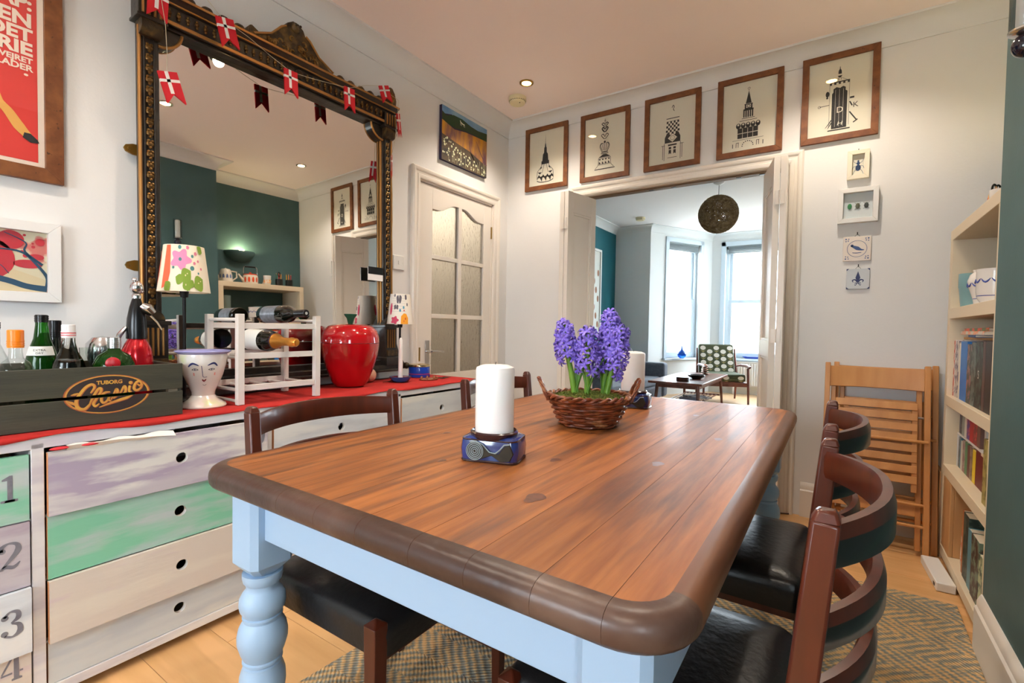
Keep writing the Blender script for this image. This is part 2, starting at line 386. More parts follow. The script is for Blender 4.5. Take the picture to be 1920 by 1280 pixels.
# bifold leaves
def leaf(parent, p, q, name='leaf', th=.032, knob=False):
    w = (Vector(q)-Vector(p)).length; a = math.atan2(q[1]-p[1], q[0]-p[0])
    b = B(); H_ = 1.995; st = .055
    b.box(0, st, -th/2, th/2, .012, H_); b.box(w-st, w, -th/2, th/2, .012, H_)
    for z0, z1 in ((.012,.16),(.92,1.01),(H_-.14,H_)): b.box(st, w-st, -th/2, th/2, z0, z1)
    b.box(st, w-st, -.006, .006, .16, H_-.14)
    for z0, z1 in ((.16,.92),(1.01,H_-.14)):
        for s in (-1, 1):
            y0, y1 = sorted((s*.006, s*.013)); m_ = .014
            b.box(st, st+m_, y0, y1, z0, z1); b.box(w-st-m_, w-st, y0, y1, z0, z1); b.box(st+m_, w-st-m_, y0, y1, z1-m_, z1); b.box(st+m_, w-st-m_, y0, y1, z0, z0+m_)
    o = b.build(name, trimp, parent, bevel=.0015); o.location = (p[0], p[1], 0); o.rotation_euler = (0,0,a); return o
def hinge(parent, x, y, z):
    h = B(); h.box(x-.022, x+.022, y-.002, y+.0015, z, z+.075); h.lathe([(.0045,0),(.0045,.075)], 10, (x, y-.003, z)); return h.build('hinge', trimp, parent)
dl = bpy.data.objects.new('door_2', None); COL.objects.link(dl); dl['kind'] = 'structure'
leaf(dl, (-1.5895,2.965), (-1.585,3.245)); leaf(dl, (-1.5565,2.965), (-1.492,3.275))
for z in (.25,1.0,1.74): hinge(dl, -1.573, 2.962, z)
dr2 = bpy.data.objects.new('door_3', None); COL.objects.link(dr2); dr2['kind'] = 'structure'
leaf(dr2, (-.2575,2.955), (-.274,3.245)); leaf(dr2, (-.2905,2.955), (-.378,3.285))
for z in (.25,1.0,1.74): hinge(dr2, -.274, 2.952, z)
# ------------------------------------------------------------------ far room with bay window
FZ = 2.71; FX0, FX1, FY = -3.07, .9, 7.62
b = B(); b.box(FX0-.1, FX0, YB+.12, FY+.1, 0, 2.8); struct(b, 'wall_far_left', teal2)
b = B(); b.box(FX1, FX1+.1, YB+.12, FY+.1, 0, 2.8); struct(b, 'wall_far_right', farwall)
b = B(); b.box(FX0, -2.49, FY, FY+.25, 0, 2.8); b.box(.42, FX1, FY, FY+.25, 0, 2.8); struct(b, 'wall_far_back', farwall)
b = B(); b.box(FX0-.1, FX1+.1, YB+.12, FY, FZ, FZ+.1); b.plate([(-2.49,FY),(.42,FY),(-.17,9.1),(-1.9,9.1)], FZ, FZ+.1); struct(b, 'ceiling_far', farceil)
b = B(); b.box(FX0-.1, FX1+.1, YB+.12, 9.1, -.08, 0); struct(b, 'floor_far', M_('pale oak far floor', (196,160,120), .4))
b = B(); b.box(FX0-.01, XL-.12, YB+.02, YB+.12, 0, 2.8); b.box(XA+.1, FX1, YB+.02, YB+.12, 0, 2.8); struct(b, 'wall_far_front', farwall)
# bay walls: three faces with sash windows. face given by two floor points
def bayface(n, p, q, u0, u1, sill=.60, top=2.50):
    p = Vector(p); q = Vector(q); w = (q-p).length; a = math.atan2(q.y-p.y, q.x-p.x)
    r = bpy.data.objects.new('wall_bay_%s' % n, None)
    b = B(); t = .22
    b.box(0, u0, 0, t, 0, 2.8); b.box(u1, w, 0, t, 0, 2.8); b.box(u0, u1, 0, t, 0, sill); b.box(u0, u1, 0, t, top, 2.8)
    o = struct(b, 'wall_bay_%s' % n, farwall); o.location = (p.x, p.y, 0); o.rotation_euler = (0,0,a)
    wi = bpy.data.objects.new('window_%s' % {'left':1,'centre':2,'right':4}[n], None); COL.objects.link(wi); wi['kind'] = 'structure'; wi.location = o.location; wi.rotation_euler = o.rotation_euler
    mt = M_('cool white sash paint %s' % n, (196,210,220), .4)
    f = B(); f.box(u0-.07, u0, -.02, .005, sill, top+.07); f.box(u1, u1+.07, -.02, .005, sill, top+.07); f.box(u0-.07, u1+.07, -.02, .005, top, top+.07)
    f.box(u0, u0+.05, .07, .15, sill, top); f.box(u1-.05, u1, .07, .15, sill, top); f.box(u0, u1, .07, .15, top-.04, top)
    f.build('window_frame', mt, wi, bevel=.003)
    f = B(); f.box(u0-.09, u1+.09, -.06, .15, sill-.035, sill); f.build('window_sill', mt, wi, bevel=.004)
    mid = 1.56
    for nm, z0, z1, yy in (('upper_sash', mid-.03, top-.04, .11), ('lower_sash', sill, mid+.03, .075)):
        f = B(); s = .05; f.box(u0+.05, u0+.05+s, yy, yy+.035, z0, z1); f.box(u1-.05-s, u1-.05, yy, yy+.035, z0, z1); f.box(u0+.1, u1-.1, yy, yy+.035, z0, z0+(.09 if z0 == sill else .05)); f.box(u0+.1, u1-.1, yy, yy+.035, z1-.05, z1)
        sh = f.build(nm, mt, wi, bevel=.003)
        g = B(); g.box(u0+.1, u1-.1, yy+.015, yy+.018, z0+.04, z1-.04); g.build('pane', thin_glass('window glass %s' % nm, .6), sh)
    bl = bpy.data.objects.new('x', None)
    sl = B()
    for k in range(9): sl.box(u0+.03, u1-.03, .02, .055, top-.02-.013*k-.004, top-.02-.013*k+.004)
    sl.box(u0+.02, u1-.02, .015, .06, top-.02, top); 
    return o, sl.build('raised_blind', M_('grey venetian blind %s' % n, (128,138,142), .5)), wi
LB = {}
for n, p, q, u0, u1, lab in (('left', (-2.49,FY),(-1.83,8.92), .40, 1.16, 'raised grey venetian blind in the left slanted bay window'),
                        ('centre', (-1.83,8.92),(-.24,8.92), .22, 1.37, 'raised grey venetian blind in the centre bay window'),
                        ('right', (-.24,8.92),(.42,FY), .30, 1.06, 'raised grey blind in the right bay window, mostly behind the folded door')):
    o, bl, wi = bayface(n, p, q, u0, u1)
    bl.location = o.location; bl.rotation_euler = o.rotation_euler; tag(bl, lab, 'blind')
b = B(); coving([(FX1,YB+.12),(FX1,FY),(.42,FY),(-.24,8.92),(-1.83,8.92),(-2.49,FY),(FX0,FY),(FX0,YB+.12)], 'trim_5', farwall, FZ, .09, .1)
area('portal_bay_left', (-2.10,8.22,1.5), (pi/2, 0, math.atan2(1.3,.66)), .8, 1.9, 1, portal=True)
area('portal_bay_right', (.03,8.22,1.5), (pi/2, 0, math.atan2(-1.3,.66)), .8, 1.9, 1, portal=True)
# outside: pavement and shrubs
b = B(); b.box(-30, 30, -30, 60, -1.2, -1.0); struct(b, 'ground', M_('pale ground lightened for bounce', (214,212,204), .9))  # ground colour raised so it bounces daylight up to the ceilings
lf = M_('pale green privet leaves', (150,190,120), .6, col2=(120,160,95), scale=5)
random.seed(2)
hb = B()
for k in range(420):
    a = random.random()*2*pi; r = random.random()**.5*1.3; c0 = Vector((-5.9+cos(a)*r*1.6, 14.5+sin(a)*r, random.uniform(-1,1.0)+ .5*random.random()))
    u = Vector((random.uniform(-1,1),random.uniform(-1,1),random.uniform(-.3,1))).normalized()*.12; v = u.orthogonal().normalized()*.06
    hb.add([c0-u, c0+v, c0+u, c0-v], [(0,1,2,3)])
tag(hb.build('hedge', lf), 'pale green garden hedge outside the left bay window', 'hedge', kind='stuff')
# ------------------------------------------------------------------ rug
def rug_mat():
    m = bpy.data.materials.new('jute herringbone weave'); m.use_nodes = True; N = m.node_tree.nodes; L = m.node_tree.links; b = N['Principled BSDF']; b.inputs['Roughness'].default_value = .95; b.inputs['Specular IOR Level'].default_value = .1
    tc = N.new('ShaderNodeTexCoord'); sp = N.new('ShaderNodeSeparateXYZ')
    nd = N.new('ShaderNodeTexNoise'); nd.inputs['Scale'].default_value = 7; nd.inputs['Detail'].default_value = 2; L.new(tc.outputs['Object'], nd.inputs['Vector'])
    sc = N.new('ShaderNodeVectorMath'); sc.operation = 'SCALE'; sc.inputs['Scale'].default_value = .022; L.new(nd.outputs['Color'], sc.inputs[0])
    ad = N.new('ShaderNodeVectorMath'); L.new(tc.outputs['Object'], ad.inputs[0]); L.new(sc.outputs[0], ad.inputs[1]); L.new(ad.outputs[0], sp.inputs[0])
    def mt(op, a, c=None, d=None):
        n = N.new('ShaderNodeMath'); n.operation = op
        for i, v in enumerate((a, c, d)):
            if v is None: continue
            if isinstance(v, (int, float)): n.inputs[i].default_value = v
            else: L.new(v, n.inputs[i])
        return n.outputs[0]
    tri = mt('PINGPONG', sp.outputs[1], .105)
    t = mt('ADD', sp.outputs[0], mt('MULTIPLY', tri, 1.05))
    s1 = mt('SINE', mt('MULTIPLY', t, 2*pi/.036))
    # little stitches along the strand
    t2 = mt('SUBTRACT', tri, mt('MULTIPLY', sp.outputs[0], .95))
    s2 = mt('SINE', mt('MULTIPLY', t2, 2*pi/.016))
    nz = N.new('ShaderNodeTexNoise'); nz.inputs['Scale'].default_value = 55; nz.inputs['Detail'].default_value = 4; L.new(tc.outputs['Object'], nz.inputs['Vector'])
    n2 = N.new('ShaderNodeTexNoise'); n2.inputs['Scale'].default_value = 3.2; L.new(tc.outputs['Object'], n2.inputs['Vector'])
    v = mt('ADD', mt('ADD', mt('ADD', mt('MULTIPLY', s1, .72), mt('MULTIPLY', s2, .35)), mt('MULTIPLY', mt('SUBTRACT', nz.outputs[0], .5), 3.6)), mt('MULTIPLY', mt('SUBTRACT', n2.outputs[0], .5), 2.2))
    r = N.new('ShaderNodeValToRGB'); L.new(mt('MULTIPLY_ADD', v, .27, .55), r.inputs[0])
    e = r.color_ramp.elements; e[0].position = .2; e[0].color = lin(140,142,134); e[1].position = .85; e[1].color = lin(232,188,132)
    x = e.new(.45); x.color = lin(168,156,134); x = e.new(.62); x.color = lin(214,180,134)
    L.new(r.outputs[0], b.inputs['Base Color'])
    bp = N.new('ShaderNodeBump'); bp.inputs['Strength'].default_value = .9; bp.inputs['Distance'].default_value = .006
    L.new(mt('ADD', mt('ADD', mt('MULTIPLY', s1, .6), mt('MULTIPLY', s2, .45)), nz.outputs[0]), bp.inputs['Height']); L.new(bp.outputs[0], b.inputs['Normal'])
    return m
rg = B(); random.seed(9)
ed = [(x, -.012*sin(x*9)*.3+random.uniform(-.004,.004)) for x in [k*.1 for k in range(0,18)]]
poly = [(-.86+x, -1.35+d) for x, d in ed]+[(.84, 1.20)]+[(.84-x, 1.20+random.uniform(-.004,.004)) for x in [k*.1 for k in range(1,17)]]
rg.plate(poly, 0, .009)
tag(rg.build('jute_rug', rug_mat(), bevel=.003, loc=(-.445, 1.33, .0005), rot=(0,0,radians(-1.2))), 'flat jute rug in tan and grey-blue herringbone under the dining table', 'rug')

# ------------------------------------------------------------------ dining table
def pine(name, c1, c2, c3, rough=.28, rand=.09):
    return M_(name, c1, .47, spec=.42, coat=.03, col2=c2, scale=3.4, stretch=(16,1.3,16), lo=.36, hi=.64, col3=c3, scale3=1.9, rand=rand, bump=.10, bscale=7, lo3=.50, hi3=.70)
ptop = pine('amber stained pine', (160,98,48), (132,76,36), (100,62,40), rand=.16)
pedge = M_('worn dark stained edge', (78,54,44), .36, col2=(104,82,70), scale=9, stretch=(1,1,1), lo=.45, hi=.7, col3=(62,42,34), scale3=4, bump=.15, bscale=30)
pside = M_('brown stained rounded edge', (112,68,42), .36, coat=.05, col2=(90,54,36), scale=4, stretch=(8,1,8), rand=.05)
paleblue = M_('pale blue grey table paint', (157,182,207), .4)
tb = thing('dining_table', 'long farmhouse dining table with stained pine plank top and pale blue turned legs', 'table', (-.6245, 1.327, 0))
TX, TY = .5105, .8500
def top_section():
    prof = [(-.02,.716),(-.006,.718),(-.001,.725),(0,.737),(-.001,.745),(-.006,.753),(-.014,.758),(-.024,.760),(-.034,.760)]
    vs = []; fs = []; n = 0; rings = []
    for u, z in prof:
        pts = rrect(-TX-u*0+0-u*-1 if False else -TX-u, TX+u, -TY-u, TY+u, .085+u, 8); rings.append([(x, y, z) for x, y in pts])
    return rings
bmt = bmesh.new(); rings = top_section(); rv = [[bmt.verts.new(p) for p in r] for r in rings]; k = len(rv[0])
for i in range(len(rv)-1):
    for j in range(k): bmt.faces.new((rv[i][j], rv[i][(j+1)%k], rv[i+1][(j+1)%k], rv[i+1][j])).material_index = 1
bmt.faces.new(list(reversed(rv[0]))).material_index = 1; bmt.faces.new(rv[-1]).material_index = 0
cuts = [-TX-1, -.408, -.30, -.195, -.085, .02, .135, .235, .335, .425, TX+1]
for i in range(len(cuts)-1):
    c = bmt.copy()
    for xc, nn in ((cuts[i]+.0003, (-1,0,0)), (cuts[i+1]-.0003, (1,0,0))):
        g = list(c.verts)+list(c.edges)+list(c.faces)
        r = bmesh.ops.bisect_plane(c, geom=g, plane_co=(xc,0,0), plane_no=nn, clear_outer=True)
        ce = [e for e in r['geom_cut'] if isinstance(e, bmesh.types.BMEdge)]
        if ce: bmesh.ops.holes_fill(c, edges=ce, sides=0)
    for f in c.faces: f.smooth = True
    me = bpy.data.meshes.new('plank'); c.to_mesh(me); c.free(); me.materials.append(ptop); me.materials.append(pedge); me.materials.append(pside)
    for p_ in me.polygons:
        if p_.material_index == 1 and p_.center.y > -TY+.09 : p_.material_index = 2; me.set_sharp_from_angle(angle=radians(50))
    o = bpy.data.objects.new('plank', me); COL.objects.link(o); o.parent = tb
bmt.free()
kn = B(); random.seed(5)
for (x, y, r) in ((.19,-.60,.016),(.10,-.36,.010),(-.10,-.52,.008),(.30,-.25,.012),(-.28,-.3,.009),(.36,.1,.010),(.05,-.05,.007),(-.15,.35,.008),(.22,.45,.009)):
    kn.add([(x+r*cos(a)*(1+.3*sin(3*a)), y+r*1.7*sin(a), .7604) for a in [2*pi*k/14 for k in range(14)]], [tuple(range(14))])
kn.build('knot', M_('dark pine knot', (78,38,20), .3, col2=(110,58,26), scale=60), tb)
ap = B(); lx, ly = .413, .745
ap.box(-lx, lx, -TY+.078, -TY+.103, .60, .716); ap.box(-lx, lx, TY-.103, TY-.078, .60, .716)
ap.box(-TX+.05, -TX+.075, -ly, ly, .60, .716); ap.box(TX-.075, TX-.05, -ly, ly, .60, .716)
ap.build('apron', paleblue, tb, bevel=.002)
lp = [(.030,.0),(.036,.01),(.040,.05),(.034,.09),(.026,.11),(.031,.125),(.031,.135),(.026,.145),(.034,.18),(.044,.225),(.0475,.255),(.0465,.275),(.042,.290),(.0395,.296),(.0395,.300),(.036,.303),(.037,.306),(.041,.308),(.041,.312),(.038,.315),(.045,.330),(.0510,.350),(.0515,.365),(.048,.383),(.041,.396),(.0385,.400),(.0385,.404),(.041,.406),(.041,.410),(.038,.412),(.040,.416),(.0455,.424),(.0475,.436),(.0465,.448),(.041,.459),(.035,.466),(.033,.472),(.034,.480),(.039,.486),(.041,.496),(.041,.505)]
lg = B(); lg.lathe(lp, 32)
s_ = .0475; ch = .012
vs = []; 
for z, s, cc in ((.503,.026,.012),(.530,s_,ch),(.716,s_,ch)):
    for x, y in ((s-cc,-s),(s,-s+cc),(s,s-cc),(s-cc,s),(-s+cc,s),(-s,s-cc),(-s,-s+cc),(-s+cc,-s)): vs.append((x,y,z))
fs = [tuple(reversed(range(8))), tuple(range(16,24))]+[(r*8+i, r*8+(i+1)%8, (r+1)*8+(i+1)%8, (r+1)*8+i) for r in (0,1) for i in range(8)]
lg.add(vs, fs)
lm = lg.mesh('leg', paleblue, 30)
for sx in (-1,1):
    for sy in (-1,1):
        o = bpy.data.objects.new('leg', lm); COL.objects.link(o); o.parent = tb; o.location = (sx*(TX-.095), sy*(TY-.10), .0095)

# ------------------------------------------------------------------ dining chairs
cw = M_('polished mahogany brown wood', (86,36,20), .30, coat=.12, col2=(66,28,16), scale=4, stretch=(9,9,1.2), lo=.3, hi=.7)
cw2 = M_('near black slat back', (26,22,18), .3, coat=.2)
leath = M_('black vinyl leather', (24,23,24), .34, spec=.5, bump=.12, bscale=60)
def make_chair(label):
    t = thing('dining_chair', label, 'chair', (0,0,0), 0, 'mahogany dining chairs around the table')
    hw = .2275
    for s in (-1, 1):
        b = B(); y = s*hw
        b.bar((-.205,y,0),(-.215,y,.45),.026,.028,(1,0,0),w2=.030,h2=.036); b.bar((-.215,y,.45),(-.249,y,.832),.030,.036,(1,0,0),w2=.028,h2=.030)
        b.add([(-.249+dx*.015, y+dy*.014, .832) for dx, dy in ((-1,-1),(1,-1),(1,1),(-1,1))]+[(-.250+dx*.010, y+dy*.009, .845) for dx, dy in ((-1,-1),(1,-1),(1,1),(-1,1))], [(4,5,6,7),(0,1,5,4),(1,2,6,5),(2,3,7,6),(3,0,4,7)])
        b.build('leg', cw, t, bevel=.004)
    for s in (-1, 1):
        b = B(); y = s*(hw-.012)
        b.bar((.195,y,0),(.195,y,.452),.024,.024,(1,0,0),w2=.034,h2=.034)
        q = .017; b.add([(.195-q,y-q,.452),(.195+q,y-q,.452),(.195+q,y+q,.452),(.195-q,y+q,.452),(.195,y,.464)], [(0,1,4),(1,2,4),(2,3,4),(3,0,4)])
        b.build('leg', cw, t, bevel=.002)
    b = B()
    for s in (-1,1): b.box(-.19,.18,s*(hw-.050)-.010,s*(hw-.050)+.010,.35,.385)
    b.box(.165,.183,-.18,.18,.35,.385); b.box(-.215,-.195,-.2,.2,.35,.385); b.build('seat_frame', cw, t, bevel=.002)
    b = B()
    for s in (-1,1): b.bar((-.20,s*(hw-.004),.17),(.19,s*(hw-.012),.17),.014,.022)
    b.build('stretcher', cw, t, bevel=.002)
    # cushion: domed rounded box
    def ss(v): return (abs(v)**.5)*(1 if v>0 else -1)
    vs = []; fs = []; n = 16
    b = B(); o = rrect(-.205,.212,-.215,.215,.03,5); k = len(o); R = []
    for off, z in ((-.012,.376),(0,.381),(.004,.425),(.002,.445),(-.008,.456),(-.05,.464),(-.12,.469)):
        R.append([(x*(1+off/.21), y*(1+off/.21), z) for x, y in o])
    for r in R: vs += r
    for i in range(len(R)-1):
        for j in range(k): fs.append((i*k+j, i*k+(j+1)%k, (i+1)*k+(j+1)%k, (i+1)*k+j))
    fs.append(tuple(reversed(range(k)))); fs.append(tuple((len(R)-1)*k+j for j in range(k)))
    b.add(vs, fs); b.build('seat', leath, t, angle=60)
    # three bowed slats
    for zc, hh, xo in ((.795,.058,0),(.688,.050,.008),(.597,.050,.016)):
        b = B(); n = 20; vs = []; fs = []
        for i in range(n+1):
            u = -1+2*i/n; y = u*(hw-.004); bulge = .078*(1-abs(u)**2.3); x = -.243+xo - bulge
            xi, xo_ = x+.011, x-.011; h2 = hh/2*(1-.12*u*u)
            zz = zc+.006*(1-u*u)
            vs += [(xi-.003,y,zz-h2),(xi,y,zz-h2*.6),(xi,y,zz+h2*.6),(xi-.005,y,zz+h2),(xo_+.005,y,zz+h2),(xo_,y,zz+h2*.35),(xo_,y,zz-h2*.9),(xo_+.003,y,zz-h2)]
        for i in range(n):
            for j in range(8):
                j2 = (j+1)%8; fs.append((i*8+j, i*8+j2, (i+1)*8+j2, (i+1)*8+j))
        fs.append(tuple(reversed(range(8)))); fs.append(tuple(n*8+j for j in range(8)))
        b.add(vs, fs); mi = []
        for i in range(n):
            for j in range(8): mi.append(1 if j in (5,6,7) else 0)  # lower outer and bottom faces take the near-black material
        b.m = mi+[0,0]
        b.build('back_slat', [cw, cw2], t, angle=50)
    return t
ch = make_chair('dining chair on the sideboard side, nearest the camera, black seat corner showing under the table')
ch.location = (-.945, .862, .0095)
dup(ch, (-.955, 1.70, .0095), 0, 'dining chair on the sideboard side of the table behind the nearer white candle')
dup(ch, (-.253, .90, .0095), pi, 'dining chair at bottom right with its black seat nearest the camera')
dup(ch, (-.253, 1.535, .0095), pi, 'second dining chair on the right side, further along toward the folding chairs')

# ------------------------------------------------------------------ sideboard with distressed drawers
def paint(name, a, c, d=None, lo=.42, hi=.66, sc=3.0, rand=.0, lo3=.52, hi3=.62, sc3=1.6):
    return M_(name, a, .6, spec=.3, col2=c, scale=sc, stretch=(1.3,1,6.5), lo=lo, hi=hi, col3=d, scale3=sc3, detail=12, bump=.06, bscale=12, lo3=lo3, hi3=hi3)
P_lil = paint('lilac over cream flaking paint', (212,208,202), (168,154,172), (186,178,184), .44,.56)
P_lil2 = paint('mauve patch paint', (186,178,182), (158,140,156), (206,200,196))
P_mint = paint('mint green rubbed paint', (128,190,158), (178,188,186), (160,192,178), .45,.66)
P_crm = paint('cream pink rubbed paint', (208,196,184), (198,170,186), (214,204,190), .58,.74)
P_gry = paint('pale grey rubbed paint', (200,203,202), (184,188,192), (214,212,204))
P_wht = paint('chalky white rubbed paint', (212,216,220), (190,194,200), (222,222,220))
P_body = paint('whitewashed carcass paint', (214,210,208), (196,190,196), (222,218,212))
edgew = M_('raw orange wood edge', (190,128,84), .6)
digit = M_('grey stencil ink', (108,106,116), .6, col2=(128,126,132), scale=40)
SX, SZ0, SZ1 = -1.76, .03, .75
sb = thing('sideboard', 'long whitewashed sideboard with rows of distressed pastel drawers and finger holes', 'sideboard', (SX, 0, 0), pi/2)
# local x = world Y, front = -y (world +X); depth goes to +y (world -X)
DEP = .445
YS0, YS1 = -.93, 2.285
c = B(); c.box(YS0, YS1, 0, DEP, SZ1-.035, SZ1); c.box(YS0, YS1, 0, DEP, SZ0, SZ0+.028); c.box(YS0, YS1, DEP-.012, DEP, SZ0, SZ1)
ups = [-.93, -.285, .352, .985, 1.635, 2.250]
for k, u in enumerate(ups): c.box(u-.0 if k else u, u+.026+(.009 if k == 5 else 0), .0, DEP, SZ0+.02, SZ1-.02)
for u in ups[:-1]:
    for z in (.527,.352,.178): c.box(u+.02, u+.64, .012, .03, z-.004, z+.004)
c.build('carcass', P_body, sb, bevel=.0015)
c = B()
for x in (-.9,-.25,.4,1.02,1.66,2.22):
    for y in (.04,.38): c.lathe([(.018,0),(.018,.03)], 12, (x,y,0))
c.build('foot', darkm, sb)
rows = [(.530,.703),(.355,.526),(.180,.351),(.060,.176)]
mats_c = {0:[P_mint,P_lil2,P_wht,P_crm], 1:[P_lil,P_mint,P_crm,P_gry], 2:[P_wht,P_lil2,P_mint,P_gry], 3:[P_gry,P_lil2,P_crm,P_wht], -1:[P_gry,P_mint,P_lil,P_crm]}
pull = {(1,0):.016,(1,1):.004,(1,2):.014,(1,3):-.004,(0,2):.012,(0,0):.0,(2,0):.006,(3,0):.004}
def stencil(b, ch_, x, z, s, y):
    if ch_ == '1':
        b.flat([(x-.10*s,z),(x+.16*s,z),(x+.16*s,z+.09*s),(x+.10*s,z+.09*s),(x+.10*s,z+.98*s),(x+.02*s,z+.98*s),(x-.18*s,z+.86*s),(x-.18*s,z+.80*s),(x-.04*s,z+.80*s),(x-.04*s,z+.09*s),(x-.10*s,z+.09*s)], y)
        b.rect(x-.22*s, x+.24*s, z, z+.085*s, y)
    elif ch_ == '2':
        b.stroke([(x-.24*s,z+.70*s),(x-.22*s,z+.86*s),(x-.04*s,z+.97*s),(x+.18*s,z+.90*s),(x+.22*s,z+.68*s),(x+.06*s,z+.42*s),(x-.20*s,z+.10*s)], [.13*s,.14*s,.07*s,.12*s,.19*s,.14*s,.05*s], y)
        b.disc(x-.20*s, z+.72*s, .095*s, y); b.stroke([(x-.27*s,z+.02*s),(x-.12*s,z+.12*s),(x+.10*s,z+.06*s),(x+.27*s,z+.22*s)], [.04*s,.13*s,.14*s,.03*s], y)
    elif ch_ == '3':
        b.stroke([(x-.20*s,z+.80*s),(x-.04*s,z+.96*s),(x+.16*s,z+.90*s),(x+.17*s,z+.68*s),(x-.02*s,z+.54*s)], [.10*s,.07*s,.13*s,.16*s,.04*s], y)
        b.stroke([(x-.0*s,z+.52*s),(x+.19*s,z+.42*s),(x+.21*s,z+.16*s),(x+.02*s,z+.02*s),(x-.20*s,z+.12*s)], [.05*s,.13*s,.18*s,.08*s,.08*s], y)
        b.disc(x-.18*s, z+.78*s, .10*s, y); b.disc(x-.19*s, z+.20*s, .10*s, y)
    elif ch_ == '4':
        b.flat([(x+.00*s,z),(x+.28*s,z),(x+.28*s,z+.07*s),(x+.20*s,z+.09*s),(x+.20*s,z+.96*s),(x+.10*s,z+.98*s),(x+.06*s,z+.86*s),(x+.06*s,z+.09*s),(x+.0*s,z+.07*s)], y)
        b.stroke([(x+.02*s,z+.88*s),(x-.26*s,z+.34*s)], [.08*s,.05*s], y); b.rect(x-.28*s, x+.02*s, z+.26*s, z+.33*s, y); b.rect(x+.22*s, x+.31*s, z+.26*s, z+.33*s, y)
    else:
        b.stroke([(x-.03*s,z+.01*s),(x-.19*s,z+.16*s),(x-.23*s,z+.5*s),(x-.19*s,z+.84*s),(x-.03*s,z+.99*s)], [.03*s,.13*s,.17*s,.13*s,.03*s], y)
        b.stroke([(x+.03*s,z+.01*s),(x+.19*s,z+.16*s),(x+.23*s,z+.5*s),(x+.19*s,z+.84*s),(x+.03*s,z+.99*s)], [.03*s,.13*s,.17*s,.13*s,.03*s], y)
for ci, u in ((-1,-.93),(0,-.285),(1,.352),(2,.985),(3,1.635)):
    x0, x1 = u+.030, u+.030+.603 if ci < 3 else 2.246
    for r, (z0, z1) in enumerate(rows):
        pl = pull.get((ci,r), .002); yf = -pl
        hx, hz, hr = (x0+x1)/2+.018*(1 if ci == 1 else 0), (z0+z1)/2+.006, .017
        b = B(); t = .016; sg = 20
        # front panel with round finger hole
        circ = [(hx+hr*cos(2*pi*k/sg), hz+hr*sin(2*pi*k/sg)) for k in range(sg)]
        def outer(a):
            c_, s__ = cos(a), sin(a); tx = ((x1-hx) if c_ > 0 else (x0-hx))/c_ if abs(c_) > 1e-6 else 1e9; tz = ((z1-hz) if s__ > 0 else (z0-hz))/s__ if abs(s__) > 1e-6 else 1e9
            tt = min(tx, tz); return (hx+tt*c_, hz+tt*s__)
        angs = sorted([2*pi*k/sg for k in range(sg)]+[math.atan2(z-hz, x-hx) % (2*pi) for x in (x0,x1) for z in (z0,z1)])
        ci_ = [(hx+hr*cos(a), hz+hr*sin(a)) for a in angs]; oo = [outer(a) for a in angs]; n = len(angs)
        vs = [(x,yf,z) for x,z in ci_]+[(x,yf,z) for x,z in oo]+[(x,yf+t,z) for x,z in ci_]+[(x,yf+t,z) for x,z in oo]
        for i in range(n):
            j = (i+1) % n
            b.add([vs[i],vs[j],vs[n+j],vs[n+i]], [(3,2,1,0)], 0)
            b.add([vs[2*n+i],vs[2*n+j],vs[3*n+j],vs[3*n+i]], [(0,1,2,3)], 0)
            b.add([vs[i],vs[j],vs[2*n+j],vs[2*n+i]], [(0,1,2,3)], 2)
            b.add([vs[n+i],vs[n+j],vs[3*n+j],vs[3*n+i]], [(3,2,1,0)], 1 if (abs(vs[n+i][0]-x0) < 1e-5 and abs(vs[n+j][0]-x0) < 1e-5) else 0)
        dd = b.build('drawer', [mats_c[ci][r], edgew, whitep], sb)
        q = B(); q.box(x0+.01, x1-.01, yf+t, yf+t+.30, z0+.012, z0+.02); q.box(x0+.01, x0+.02, yf+t, yf+t+.3, z0+.012, z1-.02); q.box(x1-.02, x1-.01, yf+t, yf+t+.3, z0+.012, z1-.02)
        q.build('drawer_box', M_('raw drawer plywood', (150,120,84), .8) if 'rawp' not in globals() else rawp, dd)
        if ci in (0,):
            q = B(); stencil(q, '1234'[r], x1-.038, z0+.058, .070, yf-.0008)
            if r in (2,3): stencil(q, '0', x1-.083, z0+.058, .070, yf-.0008)
            q.build('stencilled_number', digit, dd)
        if ci == 1 and r == 0:
            q = B(); stencil(q, '0', x1-.035, z1-.087, .078, yf-.0008); q.build('stencilled_number', digit, dd)
        if ci == 3 and r == 0:
            pass
# cloth spilling from the top drawer
q = B()
pts = [(.42+.02*k, .003*sin(k*1.3)) for k in range(14)]
vs = []; fs = []
for k, (x, w) in enumerate(pts):
    vs += [(x, -.012, .700+w*.6), (x, -.026+w, .713-.0004*k*k*.25+.004), (x, -.008, .716+w)]
for k in range(len(pts)-1):
    for j in range(2): fs.append((3*k+j, 3*k+j+1, 3*k+4+j, 3*k+3+j))
q.add(vs, fs)
cl = q.build('folded_cloth', M_('white cotton cloth', (228,222,216), .9)); cl.location = (SX,0,0); cl.rotation_euler = (0,0,pi/2)
tag(cl, 'white cloth with red print poking out of the lilac top drawer', 'cloth')
rpm = M_('red print', (200,40,50), .8)
for x in (.405,.47): q2 = B(); q2.sphere((x,-.018,.712), .012, 10, 6, 0, .35, 1.8); q2.build('red_print', rpm, cl)
